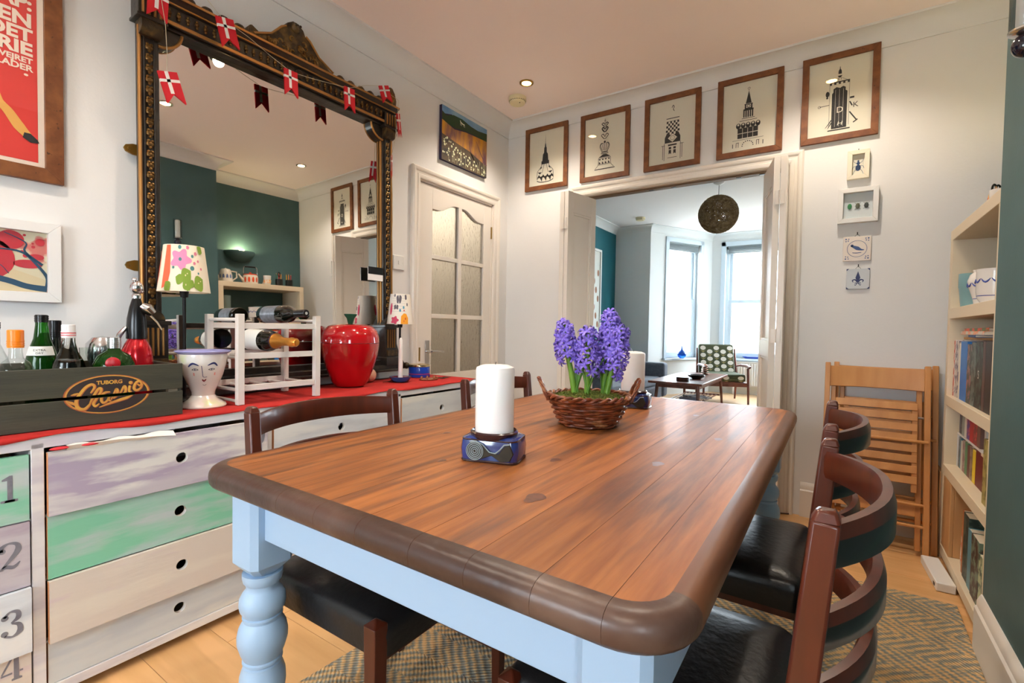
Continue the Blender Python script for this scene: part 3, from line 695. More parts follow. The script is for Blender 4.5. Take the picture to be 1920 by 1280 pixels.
# red runner
q = B(); vs = []; fs = []; n = 90; random.seed(3)
for i in range(n+1):
    y = YS0+.1+(2.262-YS0-.1)*i/n
    fr = -.006+.006*sin(y*11)+.004*sin(y*23+1) - (.03*math.exp(-((y-1.18)/.05)**2)) - (.02*math.exp(-((y-1.36)/.04)**2))
    sag = .004*sin(y*17)
    xs = [(.40, .0035), (.25, .0035+.0012*sin(y*14)), (.10, .0035+.0015*sin(y*9+1)), (.03, .004), (.006, .0036), (-.004+min(0,fr)*0, .0005), (-.006-.001*sin(y*31), -.010-fr*.6+sag*.8)]
    vs += [(y, d, SZ1+z) for d, z in xs]
k = 7
for i in range(n):
    for j in range(k-1): fs.append((i*k+j, (i+1)*k+j, (i+1)*k+j+1, i*k+j+1))
q.add(vs, fs)
rn = q.build('table_runner', M_('red cotton runner', (186,34,26), .85, col2=(170,26,20), scale=7, bump=.15, bscale=25), angle=70)
rn.location = (SX,0,0); rn.rotation_euler = (0,0,pi/2)
sm = rn.modifiers.new('s', 'SOLIDIFY'); sm.thickness = .0018; sm.offset = 1
tag(rn, 'long red cotton runner along the top of the whitewashed sideboard', 'cloth')
RT = SZ1+.0055
# ------------------------------------------------------------------ gilded mirror, hung on the left wall
gold = M_('antique gilt', (150,112,58), .38, metal=.75, col2=(96,70,38), scale=30)
goldb = M_('bright gilt line', (176,128,74), .38, metal=.7)
ebon = M_('ebonised carved wood', (30,26,24), .38, coat=.2, col2=(48,40,32), scale=25, bump=.2, bscale=30)
carv = M_('dark bronze carved wood', (62,50,36), .42, metal=.3, col2=(112,86,48), scale=26, lo=.48, hi=.72, bump=.6, bscale=38)
mirg = bpy.data.materials.new('silvered mirror'); mirg.use_nodes = True
_b = mirg.node_tree.nodes['Principled BSDF']; _b.inputs['Metallic'].default_value = 1; _b.inputs['Roughness'].default_value = .012; _b.inputs['Base Color'].default_value = (.88,.88,.86,1)
TILT = radians(-1.0)
mr = thing('overmantel_mirror', 'huge black and gilt carved overmantel mirror above the sideboard', 'mirror', (-2.192, 0, .80), rot=(-TILT, 0, pi/2))
# fix: rotate so the top leans into the room: local frame x = world Y, -y = world +X, z up
mr.location.x -= .0076*1.35; mr.rotation_euler = (Matrix.Rotation(pi/2-.0076,3,'Z') @ Matrix.Rotation(TILT,3,'X')).to_euler()
ML, MR_ = .742, 1.962        # outer sides (world y)
GZ0, GZ1 = .035, 1.385       # glass bottom / top relative to z=.80
g = B(); g.box(ML+.04, MR_-.04, -.002, .004, GZ0-.02, GZ1+.03); g.build('mirror_glass', mirg, mr)
g = B(); g.box(ML+.01, MR_-.01, .004, .011, .0, 1.52); g.build('backboard', M_('dark backboard', (60,50,40), .8), mr)
PW = .062
for side, x0 in ((0, ML), (1, MR_-PW)):
    b = B(); b.box(x0, x0+PW, -.030, .006, .06, 1.42); b.box(x0+.012, x0+.018, -.036, -.03, .30, 1.40); b.box(x0+PW-.018, x0+PW-.012, -.036, -.03, .30, 1.40)
    p = b.build('pilaster', ebon, mr, bevel=.002)
    b = B(); xo = x0 if side == 0 else x0+PW; xi = x0+PW if side == 0 else x0
    b.tube([(xo,-.030,.30),(xo,-.030,1.36)], .0065, 8); b.build('gilt_edge', goldb, p)
    b = B(); b.tube([(xi,-.012,.02),(xi,-.012,1.38)], .008, 8); b.build('inner_bead', goldb if side else ebon, p)
    ob = B(); ob.sphere((0,-.003,0), .013, 8, 6, 0, .9, 1, .5); ob.sphere((.006,-.006,.010), .006, 6, 4); ob.sphere((-.006,-.006,.010), .006, 6, 4); ob.sphere((0,-.006,-.014), .006, 6, 4)
    om = ob.mesh('rosette', gold)
    z = .33
    while z < 1.33:
        o = bpy.data.objects.new('rosette', om); COL.objects.link(o); o.parent = p; o.location = (x0+PW/2, -.031, z); z += .040
    # carved base block with flutes and hood
    b = B(); b.box(x0-.012, x0+PW+.012, -.062, .006, .075, .255); b.box(x0-.020, x0+PW+.020, -.072, .006, .245, .262)
    b.prism([(x0-.008,.262)]+[(x0+PW/2+(.5*PW+.008)*cos(pi*k/10), .262+.042*sin(pi*k/10)) for k in range(11)], -.05, 0)
    b.box(x0-(.004 if side == 0 else .02), x0+PW+.02, -.085, .006, .03, .078)
    bb = b.build('base_block', ebon, mr, bevel=.003)
    for k in range(4):
        f = B(); f.tube([(x0+.006+k*.0165,-.063,.13),(x0+.006+k*.0165,-.063,.235)], .0042, 6); f.build('flute', goldb, bb)
    f = B(); f.prism([(x0-.004,.264)]+[(x0+PW/2+(.5*PW+.002)*cos(pi*k/10), .266+.030*sin(pi*k/10)) for k in range(11)], -.056, -.05); f.box(x0-.004, x0+PW+.004, -.074, -.06, .085, .118); f.build('carved_relief', carv, bb)
    # scroll bracket beyond the side
    s = -1 if side == 0 else 1; xe = ML if side == 0 else MR_
    b = B(); b.prism([(xe,0),(xe+s*.13,0),(xe+s*.14,.02),(xe+s*.11,.04),(xe+s*.07,.10),(xe+s*.03,.22),(xe,.34)][::s], -.018, .004)
    b.build('side_bracket', ebon, mr, bevel=.004)
    b = B(); b.sphere((xe+s*.125,-.02,.018), .02, 12, 8); b.build('scroll_end', carv, mr)
    # upper cap: fluted block, rolled bracket, ear
    b = B(); b.box(x0-.012, x0+PW+.014, -.066, .006, 1.388, 1.462); b.box(x0-.018, x0+PW+.02, -.074, .006, 1.378, 1.389)
    cb = b.build('capital_block', ebon, mr, bevel=.002)
    for k in range(4):
        f = B(); f.tube([(x0+.002+k*.019,-.067,1.396),(x0+.002+k*.019,-.067,1.456)], .0046, 6); f.build('flute', goldb, cb)
    b = B()
    b.lathe([(.034,-.034),(.036,0),(.034,.034)], 20, (0,0,0), 0, T(x0+PW/2,-.038,1.360) @ Matrix.Rotation(pi/2,4,'Y') )
    b.build('rolled_bracket', carv, mr)
    cx = xi; b = B(); ang = [(-pi/2+pi/2*k/8) for k in range(9)]
    sg = 1 if side == 0 else -1
    pl_ = [(cx,1.400)]+[(cx+sg*.085*cos(a), 1.395+.085*sin(a)) for a in reversed(ang)]
    if sg < 0: pl_ = pl_[::-1]
    b.prism(pl_, -.028, .0); pb = b.build('corner_spandrel', ebon, mr, bevel=.002)
    b = B(); b.tube([(cx+sg*.082*cos(a), -.03, 1.395+.082*sin(a)) for a in ang], .006, 6); b.build('gilt_edge', goldb, pb)
    # ear acroterion
    ex = x0+PW/2+s*.008
    b = B(); b.prism([(ex-.036,1.506),(ex+.036,1.506),(ex+.040,1.55),(ex+.030,1.59),(ex+.012,1.615),(ex-.006,1.618),(ex-.024,1.60),(ex-.038,1.555)], -.060, .0)
    er = b.build('ear', carv, mr, bevel=.006)
    f = B()
    for k in range(5): f.tube([(ex,-.063,1.518),(ex+(k-2)*.011,-.064,1.568+.02*(2-abs(k-2))/2)], .004, 6)
    f.build('palmette', gold, er)
# frieze, architrave, cornice
FX0_, FX1_ = ML-.004, MR_+.004
b = B(); b.box(FX0_, FX1_, -.048, .006, 1.418, 1.476); fr = b.build('frieze', ebon, mr, bevel=.002)
b = B(); b.box(ML+PW, MR_-PW, -.056, .0, 1.400, 1.419); b.box(ML+PW, MR_-PW, -.040, .0, 1.388, 1.401); b.build('lower_moulding', [ebon], mr, bevel=.003)
b = B(); b.box(ML+PW+.01, MR_-PW-.01, -.060, -.055, 1.402, 1.416); b.build('gilt_line', goldb, mr, bevel=.002)
b = B(); b.prism([(0,0),(1,0),(1,1),(0,1)], 0, .001)
b = B(); prof = [(-.050,1.474),(-.058,1.477),(-.060,1.483),(-.070,1.489),(-.074,1.494),(-.084,1.498),(-.084,1.508),(0,1.511),(0,1.474)]
vs = [(FX0_-.012,y,z) for y, z in prof]+[(FX1_+.012,y,z) for y, z in prof]; k = len(prof)
b.add(vs, [(j,(j+1)%k,k+(j+1)%k,k+j) for j in range(k)]+[tuple(range(k)), tuple(reversed(range(k,2*k)))])
co = b.build('cornice', ebon, mr)
b = B(); b.box(FX0_-.012, FX1_+.012, -.087, -.082, 1.498, 1.508); b.build('gilt_line', goldb, co, bevel=.001)
b = B(); b.box(FX0_, FX1_, -.064, -.058, 1.478, 1.484); b.build('gilt_line', goldb, co, bevel=.001)
ob = B(); ob.sphere((0,0,0), .0095, 10, 7, 0, 1.15); ob.sphere((0,0,-.016), .0065, 8, 6, 0, 1.2); ob.sphere((0,0,.014), .006, 8, 5)
om = ob.mesh('turned_drop', gold)
n = 33
for i in range(n):
    x = ML+PW+.03+(MR_-ML-2*PW-.06)*i/(n-1)
    if abs(x-1.352) < .03: continue
    o = bpy.data.objects.new('turned_drop', om); COL.objects.link(o); o.parent = fr; o.location = (x, -.052, 1.448); o.scale = (.85,.9,.8)
b = B()
for dx in (-.022,.022): b.lathe([(.020,0),(.020,.006),(.012,.012),(0,.012)], 16, (0,0,0), 0, T(1.352+dx,-.05,1.447) @ Matrix.Rotation(pi/2,4,'X'))
b.build('frieze_boss', carv, fr)
# scroll cresting
def wave(xc, s):
    b = B(); b.prism([(xc+.030*cos(a)*1.0, 1.506+.036*sin(a)) for a in [pi*k/10 for k in range(11)]], -.055, -.02)
    b.lathe([(.017,-.004),(.014,.004),(.006,.008)], 14, (0,0,0), 0, T(xc+s*.004,-.058,1.523) @ Matrix.Rotation(pi/2,4,'X')); b.prism([(xc+s*.030-.006,1.506),(xc+s*.030+.006,1.506),(xc+s*.033,1.532)], -.05, -.02)
    return b.build('scroll_crest', carv, mr, bevel=.003)
x = ML+.10
while x < 1.352-.235: wave(x, 1); x += .064
x = MR_-.10
while x > 1.352+.215: wave(x, -1); x -= .064
# central pediment
C_ = 1.352
pd = [(C_-.215,1.534),(C_+.215,1.534),(C_+.215,1.548),(C_+.185,1.556),(C_+.12,1.592),(C_+.075,1.640),(C_+.050,1.650),(C_+.040,1.672),(C_+.012,1.690),(C_-.012,1.690),(C_-.040,1.672),(C_-.050,1.650),(C_-.075,1.640),(C_-.12,1.592),(C_-.165,1.566),(C_-.205,1.585),(C_-.215,1.580)]
pd = [(x, 1.506+(z-1.534)*1.09) for x, z in pd]
b = B(); b.prism(pd, -.062, -.01); pe = b.build('pediment', carv, mr, bevel=.003)
b = B()
for s in (-1,1): b.tube([(C_+s*.20,-.066,1.526),(C_+s*.12,-.066,1.565),(C_+s*.072,-.066,1.620),(C_+s*.05,-.066,1.633)], .005, 6)
b.box(C_-.215, C_+.215, -.066, -.06, 1.508, 1.516); b.build('gilt_edge', goldb, pe)
b = B(); b.sphere((C_,-.062,1.648), .026, 14, 8, 0, .9, 1, .8); b.sphere((C_-.012,-.082,1.655), .006, 6, 4); b.sphere((C_+.012,-.082,1.655), .006, 6, 4); b.sphere((C_,-.084,1.643), .008, 8, 5)
b.build('carved_head', carv, pe)
b = B(); random.seed(7)
for k in range(26):
    xx = C_+random.uniform(-.14,.14); zt = 1.522+max(.0,(.09-abs(xx-C_)*.62)); zz = random.uniform(1.522, zt+.005)
    a = random.random()*6; b.tube([(xx+.011*cos(a+t), -.064, zz+.011*sin(a+t)) for t in (0,.8,1.6,2.4,3.2,4.0)], [.003,.004,.004,.004,.003,.002], 5)
b.build('carved_foliage', gold, pe)
# base shelf
b = B(); b.box(ML-.004, MR_+.02, -.07, .006, .008, .032); b.box(ML-.008, MR_+.03, -.085, .006, -.004, .010); b.build('base_shelf', ebon, mr, bevel=.004)
b = B(); b.box(ML+PW, MR_-PW, -.03, .0, .03, .06); b.build('lower_rail', ebon, mr, bevel=.002)
# wall lugs
for z in (.47, .905, 1.50):
    b = B(); b.prism([(ML-.012,z-.02),(ML+.004,z-.02),(ML+.004,z+.02),(ML-.012,z+.02),(ML-.034,z+.012),(ML-.040,z),(ML-.034,z-.012)], .002, .010); b.lathe([(.005,0),(.005,.006)], 8, (0,0,0), 0, T(ML-.024,.002,z) @ Matrix.Rotation(pi/2,4,'X'))
    b.build('wall_lug', brass, mr)
# card tucked in the frame
# flags on strings
red = M_('red paper', (198,20,36), .7); wht = M_('white paper', (236,230,226), .7)
FG = 'paper flags strung over the mirror'
def flag(y, z, label, rot=0.0, w=.064, h=.112, x=-2.090, tilt=0.0, yaw=0.0):
    t = thing('paper_flag', label, 'flag', (x, y, z), 0, FG, rot=(Matrix.Rotation(pi/2+yaw,3,'Z') @ Matrix.Rotation(rot,3,'Y') @ Matrix.Rotation(tilt,3,'X')).to_euler())
    for yy, nm in ((-.004,'front_sheet'),(.002,'rear_sheet')):
        b = B(); b.prism([(-w/2,0),(-w/2,-h),(0,-h*.70),(w/2,-h),(w/2,0)], yy, yy+.0012); s = b.build(nm, red, t)
        q = B(); q.box(-w*.11-.004, w*.02+.0, yy-.0006, yy+.0018, -h*.72+.004, 0) ; q.box(-w/2-.0003, w/2+.0003, yy-.0006, yy+.0018, -h*.33, -h*.24); q.build('white_cross', wht, s)
    return t
flag(.770, 2.272, 'red flag hanging at the top left corner of the gilt mirror', .05)
flag(.997, 2.287, 'red flag with white cross near the left end of the mirror cornice', -.25, .070, .112)
flag(.795, 1.985, 'red flag low on the left side of the mirror glass', -.30, .066, .112)
flag(1.283, 2.205, 'red flag below the centre of the mirror cornice', -.05, .064, .115)
flag(1.600, 2.258, 'red flag between the mirror pediment and its right end', -.06, .062, .118)
flag(1.822, 2.362, 'red flag over the cornice just left of the right ear', -.40, .070, .085)
flag(1.945, 2.262, 'red flag hanging off the upper right corner against the wall', -.36, .05, .125, x=-2.108, yaw=.5)
flag(1.925, 2.020, 'small red flag halfway down the right side of the frame', .12, .04, .125, x=-2.135, yaw=.9)
st = B()
def cord(pts): st.tube(pts, .0011, 5)
X_ = -2.092
cord([(X_+.01,.770,2.272),(X_+.005,.79,2.15),(X_,.797,2.05),(X_,.795,1.985)])
cord([(X_-.02,.78,2.31),(X_,.9,2.352),(X_,.985,2.288)])
cord([(X_,1.02,2.278),(X_,1.10,2.26),(X_,1.20,2.225),(X_,1.283,2.203)]); cord([(X_,1.30,2.203),(X_,1.40,2.218),(X_,1.50,2.238),(X_,1.60,2.258)]); cord([(X_,1.60,2.258),(X_-.01,1.72,2.325),(X_-.02,1.81,2.362)]); cord([(X_-.02,1.85,2.355),(X_-.005,1.94,2.33),(X_-.016,1.945,2.262),(X_-.03,1.94,2.12),(X_-.043,1.925,2.02)]); cord([(-2.135,1.93,1.93),(-2.135,1.94,1.72),(-2.14,1.94,1.55)])
tag(st.build('bunting_string', M_('pale twine', (196,186,160), .8)), 'thin pale string linking the red flags across the mirror', 'string')
b = B(); b.box(-.055,.05,-.002,.002,0,.075); cdx = thing('business_card', 'white and black card tucked into the right side of the mirror frame', 'card', (-2.165,1.845,1.31), pi/2)
b.build('card_sheet', wht, cdx); q = B(); q.box(-.055,.05,-.0035,-.0022,.035,.075); q.build('black_band', blackp, cdx)

# ------------------------------------------------------------------ framed pictures
fw = M_('brown rustic wood frame', (128,78,42), .45, col2=(104,58,30), scale=5, stretch=(5,5,5), col3=(70,40,24), scale3=14, lo3=.66, hi3=.72)
paper = M_('cream print paper', (222,218,200), .8)
ink = M_('black linocut ink', (34,34,36), .7)
pglass = thin_glass('picture glass', .55)
def picture(name, label, u0, u1, z0, z1, wall, fwid=.033, th=.020, fmat=None, pmat=None, group=None, wallgap=.0):
    if wall == 'back': loc, rz = ((u0+u1)/2, YB-.002, z0), 0
    else: loc, rz = (XL+.002, (u0+u1)/2, z0), pi/2
    t = thing(name, label, 'picture', loc, rz, group); w = (u1-u0)/2; h = z1-z0; fm = fmat or fw
    b = B()
    for (a, c, d, e) in ((-w,w,0,fwid),(-w,w,h-fwid,h)):
        i = fwid; 
        poly = [(a,0),(c,0),(c-i,i),(a+i,i)] if d == 0 else [(a+i,h-i),(c-i,h-i),(c,h),(a,h)]
        b.prism(poly, -th, 0)
    b.prism([(-w,0),(-w+fwid,fwid),(-w+fwid,h-fwid),(-w,h)], -th, 0); b.prism([(w,0),(w,h),(w-fwid,h-fwid),(w-fwid,fwid)], -th, 0)
    b.build('frame', fm, t, bevel=.0012)
    b = B(); b.box(-w+fwid-.002, w-fwid+.002, -.006, -.002, fwid-.002, h-fwid+.002); b.build('print_sheet', pmat or paper, t)
    g = B(); g.box(-w+fwid, w-fwid, -.0125, -.011, fwid, h-fwid); g.build('glass', pglass, t)
    return t, w, h
Y1 = -.0068
PB = [(-2.065,-1.697),(-1.592,-1.221),(-1.118,-.756),(-.657,-.298),(-.205,.150)]
LBS = ['framed linocut of a round lantern tower with thin spire, leftmost above the double doors',
 'framed linocut of a spire of stacked crowns, second from the left', 'framed linocut of a chequered clock tower, middle of the five',
 'framed linocut of a domed tower with tall spire and columns, fourth from the left', 'framed linocut of a dark tower carrying letters, rightmost and largest of the five']
def art1(b):
    c = -.01
    b.flat([(c-.002,.30),(c+.002,.30),(c,.385)], Y1); b.flat([(c-.006,.285),(c+.006,.285),(c+.003,.315),(c-.003,.315)], Y1)
    b.flat([(c-.022,.20),(c+.022,.20),(c+.018,.245),(c+.010,.255),(c+.009,.29),(c-.009,.29),(c-.010,.255),(c-.018,.245)], Y1)
    b.rect(c-.028,c+.028,.178,.20,Y1)
    for s in (-1,1):
        b.stroke([(c+s*.026,.18),(c+s*.028,.165),(c+s*.05,.14),(c+s*.058,.125),(c+s*.060,.08)], .003, Y1); b.stroke([(c+s*.008,.178),(c+s*.022,.12)], .0025, Y1)
        b.flat([(c+s*.028,.165),(c+s*.024,.155),(c+s*.042,.14)][::s], Y1)
        b.flat([(c+s*.055,.128),(c+s*.024,.125),(c+s*.038,.112)][::-s], Y1)
    b.stroke([(c-.060,.07),(c-.03,.058),(c+.03,.058),(c+.060,.07)], .005, Y1)
    for k in range(4):
        x = c-.058+k*.031; b.flat([(x,.072),(x+.003,.095),(x+.013,.11),(x+.024,.095),(x+.027,.072),(x+.022,.085),(x+.013,.09),(x+.006,.085)][::-1], Y1)
    for k in range(3): b.flat([(c-.037+k*.031,.095),(c-.024+k*.031,.06),(c-.016+k*.031,.1)], Y1)
def art2(b):
    c = .0
    b.rect(c-.0015,c+.0015,.345,.375,Y1); b.rect(c-.007,c+.007,.36,.363,Y1)
    for z, w, h, th in ((.322,.024,.026,.006),(.283,.022,.034,.009),(.235,.026,.036,.005)):
        for s in (-1,1): b.stroke([(c+s*.002,z),(c+s*w*.55,z+h*.3),(c+s*w,z+h*.75),(c+s*w*.5,z+h),(c+s*.004,z+h*.6)], th, Y1)
        b.disc(c, z+h*.5, w*.16, Y1, 0, 8)
    b.disc(c,.215,.008,Y1)
    for k in range(-2,3): b.stroke([(c+k*.008,.155),(c+k*.015,.19),(c+k*.010,.208)], .0035, Y1)
    for s in (-1,1): b.stroke([(c+s*.022,.152),(c+s*.036,.185),(c+s*.026,.207),(c+s*.010,.205)], .004, Y1)
    b.rect(c-.024,c+.024,.143,.150,Y1); b.rect(c-.028,c+.028,.133,.138,Y1); b.flat([(c-.045,.110),(c+.045,.110),(c+.012,.130),(c-.012,.130)], Y1)
    b.rect(c-.046,c+.046,.104,.107,Y1)
    for k in range(4): x = c-.044+k*.023; b.flat([(x,.064),(x+.018,.064),(x+.004,.082)], Y1); b.flat([(x,.100),(x+.015,.100),(x+.015,.092),(x+.005,.090)], Y1)
    for s in (-1,1): b.stroke([(c+s*.046,.104),(c+s*.048,.06),(c+s*.07,.036)], .003, Y1)
    b.rect(c-.075,c+.078,.026,.032,Y1); b.rect(c-.046,c+.046,.058,.061,Y1)
def art3(b):
    c = .005
    b.stroke([(c-.008,.375),(c,.39),(c+.006,.378),(c+.001,.365),(c+.008,.352)], .004, Y1); b.rect(c-.042,c+.042,.305,.310,Y1); b.rect(c-.038,c+.038,.288,.290,Y1)
    for r in range(6):
        for k in range(7):
            if (r+k) % 2 == 0:
                w0 = .040+.001*r; x0 = c-w0+k*(2*w0/7); b.rect(x0, x0+2*w0/7, .275-r*.014, .289-r*.014, Y1)
    b.flat([(c-.050,.150),(c+.050,.150),(c+.050,.185),(c+.036,.215),(c+.012,.200),(c,.212),(c-.012,.200),(c-.036,.215),(c-.050,.185)], Y1)
    b.flat([(c,.153),(c+.030,.180),(c,.208),(c-.030,.180)], Y1-.0004, 1); b.ring(c,.180,.014,.002,Y1-.0008,0)
    for s in (-1,1):
        b.rect(c+s*.052-.0015,c+s*.052+.0015,.038,.150,Y1); b.rect(c+s*.062-.0015,c+s*.062+.0015,.045,.135,Y1); b.rect(c+s*.060-.012,c+s*.060+.012,.134,.137,Y1)
        b.rect(c+s*.015-.008,c+s*.015+.008,.108,.122,Y1); b.flat([(c+s*.015-.008,.075),(c+s*.015,.082),(c+s*.015+.008,.075),(c+s*.015+.008,.103),(c+s*.015-.008,.103)], Y1)
    b.rect(c-.028,c+.028,.130,.140,Y1); b.rect(c-.03,c+.03,.052,.055,Y1)
def art4(b):
    c = -.005
    b.ring(c,.385,.006,.002,Y1); b.rect(c-.001,c+.001,.37,.38,Y1); b.flat([(c-.016,.295),(c+.016,.295),(c,.372)], Y1); b.rect(c-.023,c+.023,.288,.293,Y1)
    b.rect(c-.021,c-.013,.262,.288,Y1); b.rect(c+.013,c+.021,.262,.288,Y1); b.rect(c-.021,c+.021,.262,.268,Y1); b.ring(c,.278,.008,.003,Y1)
    b.rect(c-.028,c+.028,.252,.262,Y1)
    for k in range(5): b.rect(c-.028+k*.0118,c-.021+k*.0118,.212,.252,Y1)
    for z, w in ((.205,.036),(.192,.048)): b.rect(c-w,c+w,z,z+.003,Y1)
    for k in range(5): x = c-.054+k*.027; b.disc(x,.165,.013,Y1,0,12,.017); b.disc(x,.172,.006,Y1-.0004,1,10)
    for k in range(4):
        for r in range(2): b.rect(c-.057+k*.0285,c-.031+k*.0285,.088+r*.032,.116+r*.034,Y1)
    b.rect(c-.085,c+.085,.078,.080,Y1)
    for k in range(9): a = pi*k/8; x, z = c+.030*cos(a), .040+.028*sin(a); b.disc(x,z,.0035,Y1,0,8)
    for s in (-1,1): b.rect(c+s*.05-.003,c+s*.05+.0,.035,.062,Y1); b.rect(c+s*.062-.003,c+s*.062,.035,.062,Y1); b.rect(c+s*.056-.008,c+s*.056+.008,.062,.065,Y1); b.rect(c+s*.083-.002,c+s*.083+.002,.035,.06,Y1)
def art5(b):
    c = .0
    b.flat([(c-.008,.345),(c+.008,.345),(c+.007,.362),(c+.002,.372),(c+.001,.385),(c-.001,.385),(c-.002,.372),(c-.007,.362)], Y1); b.flat([(c-.011,.336),(c+.011,.336),(c+.004,.325),(c-.004,.325)], Y1)
    for s in (-1,1): b.rect(c+s*.006-.001,c+s*.006+.001,.312,.325,Y1); b.stroke([(c+s*.01,.322),(c+s*.034,.306)], .0015, Y1)
    b.rect(c-.046,c+.046,.300,.306,Y1)
    for k in range(5): b.rect(c-.046+k*.0205,c-.036+k*.0205,.290,.300,Y1)
    b.flat([(c-.034,.050),(c+.036,.050),(c+.036,.245),(c+.028,.252),(c+.028,.268),(c+.016,.276),(c+.002,.268),(c-.014,.276),(c-.028,.268),(c-.028,.25),(c-.034,.242)], Y1)
    for x in (-.018,0,.018): b.rect(c+x-.0006,c+x+.0006,.06,.262,Y1-.0004,1)
    b.rect(c-.05,c+.052,.040,.046,Y1); b.rect(c-.046,c-.0445,.06,.29,Y1); b.rect(c+.044,c+.0455,.06,.29,Y1)
    b.text('D', c+.004, .135, .045, Y1-.0008, 1, 'CENTER'); b.text('H', c+.004, .066, .030, Y1-.0008, 1, 'CENTER', 1.2, 0, .2); b.text('K', c+.075, .150, .040, Y1, 0, 'CENTER')
    b.disc(c-.055,.245,.009,Y1,0,10,.016); b.disc(c-.056,.225,.005,Y1); b.stroke([(c-.046,.185),(c-.09,.183)], .003, Y1); b.ring(c-.092,.183,.006,.002,Y1)
    b.rect(c+.048,c+.068,.200,.210,Y1); b.stroke([(c+.048,.185),(c+.060,.160)], .006, Y1); b.stroke([(c+.048,.13),(c+.080,.080)], .006, Y1); b.stroke([(c+.066,.068),(c+.086,.082)], .006, Y1)
    b.stroke([(c-.034,.10),(c-.048,.078),(c-.062,.06)], [.006,.004,.002], Y1); b.stroke([(c-.034,.085),(c-.05,.055)], [.006,.002], Y1)
for k, ((u0,u1), lab, art) in enumerate(zip(PB, LBS, (art1,art2,art3,art4,art5))):
    t, w, h = picture('framed_print', lab, u0, u1, 2.120, 2.598, 'back', .033, group='tower linocuts above the double doors')
    b = B(); art(b)
    if k: sc_, dz_ = ((1.01,.048),(1.0,.018),(.985,.023),(1.0,.018))[k-1]; b.v = [(x, y, z*sc_+dz_) for x, y, z in b.v]
    if k == 0: b.v = [(-.01+(x+.01)*1.2, y, .05+(z-.05)*1.12) for x, y, z in b.v]
    b.build('printed_tower', [ink, paper], t)
# red poster
rp = M_('red poster print', (214,62,54), .7, col2=(206,54,48), scale=3); cr = M_('cream poster lettering', (232,214,196), .7)
t, w, h = picture('framed_poster', 'large rustic framed red poster with cream lettering and an animal hoof', -.16, .535, 1.520, 2.50, 'left', .046, .022, pmat=cr)
b = B(); b.rect(-w+.066, w-.062, .062, h-.06, Y1); b.build('poster_ground', rp, t)
b = B(); u = lambda yw: yw-(.535-.16)/2
for txt, z, s, sx in (('AP:',2.071,.058,1.0),('VEN',2.016,.060,1.05),('DET',1.970,.055,1.02),('RIE',1.925,.055,1.1),('R VEJRET',1.899,.024,1.05),('LLADER',1.874,.027,1.05)):
    b.text(txt, u(.462), z-1.52, s, Y1-.0008, 0, 'RIGHT', sx, .0022 if s > .04 else .0009)
b.disc(u(.446), 1.860-1.52, .0055, Y1-.0008, 0, 10, .004)
b.build('lettering', cr, t)
b = B(); leg = [(.30,1.92),(.355,1.80),(.383,1.752),(.404,1.727),(.428,1.688),(.452,1.660)]
b.stroke([(u(y), z-1.52) for y, z in leg], [.07,.045,.022,.026,.030,.020], Y1-.0012); b.build('animal_leg', M_('ochre poster ink', (222,164,84), .7), t)
b = B(); b.flat([(u(y), z-1.52) for y, z in ((.440,1.672),(.436,1.655),(.455,1.643),(.476,1.646),(.472,1.656),(.455,1.672))], Y1-.0018); b.build('hoof', ink, t)
# small abstract print, white frame
ab = M_('cream print ground', (216,206,176), .7, col2=(206,120,110), scale=14, lo=.5, hi=.56)
t, w, h = picture('framed_abstract_print', 'white framed abstract print with red discs and blue branches', .115, .525, 1.118, 1.383, 'left', .033, .024, fmat=whitep, pmat=ab)
rr_, bb_, cc_ = M_('red print ink', (200,48,60), .7, col2=(188,60,70), scale=30), M_('blue print ink', (44,78,104), .7), M_('sand print ink', (214,196,158), .7)
b = B(); x1, x0 = w-.034, -w+.034
b.flat([(x0,.034),(x1,.034),(x1,.075),(x1-.16,.135),(x0,.14)], Y1); b.build('sand_field', cc_, t)
b = B(); b.disc(.02,.135,.075,Y1-.0004,0,28,.07); b.disc(.085,.200,.032,Y1-.0004,0,24,.03); b.disc(.155,.20,.012,Y1-.0004); b.disc(-.09,.17,.05,Y1-.0004); b.disc(.125,.125,.035,Y1-.0004,0,20,.014); b.disc(.145,.15,.02,Y1-.0004,0,14,.01)
random.seed(1)
for k in range(26): b.disc(random.uniform(.0,.165), random.uniform(.13,.225), random.uniform(.002,.007), Y1-.0003, 0, 7)
b.build('red_discs', rr_, t)
b = B(); b.stroke([(x0,.15),(0,.162),(.07,.168),(.115,.160),(.15,.12),(x1,.085),(x1,.055)], [.003,.004,.005,.007,.008,.009,.01], Y1-.0008); b.stroke([(.07,.222),(.12,.195),(.118,.165),(.16,.125)], [.002,.004,.006,.008], Y1-.0008)
b.stroke([(x0,.12),(.05,.075),(.12,.052),(x1,.045)], [.022,.018,.018,.02], Y1-.0008); b.stroke([(x0,.14),(.03,.13),(.08,.09)], .002, Y1-.0008); b.stroke([(.0,.07),(.05,.045)], [.003,.001], Y1-.0008)
b.build('blue_branches', bb_, t)
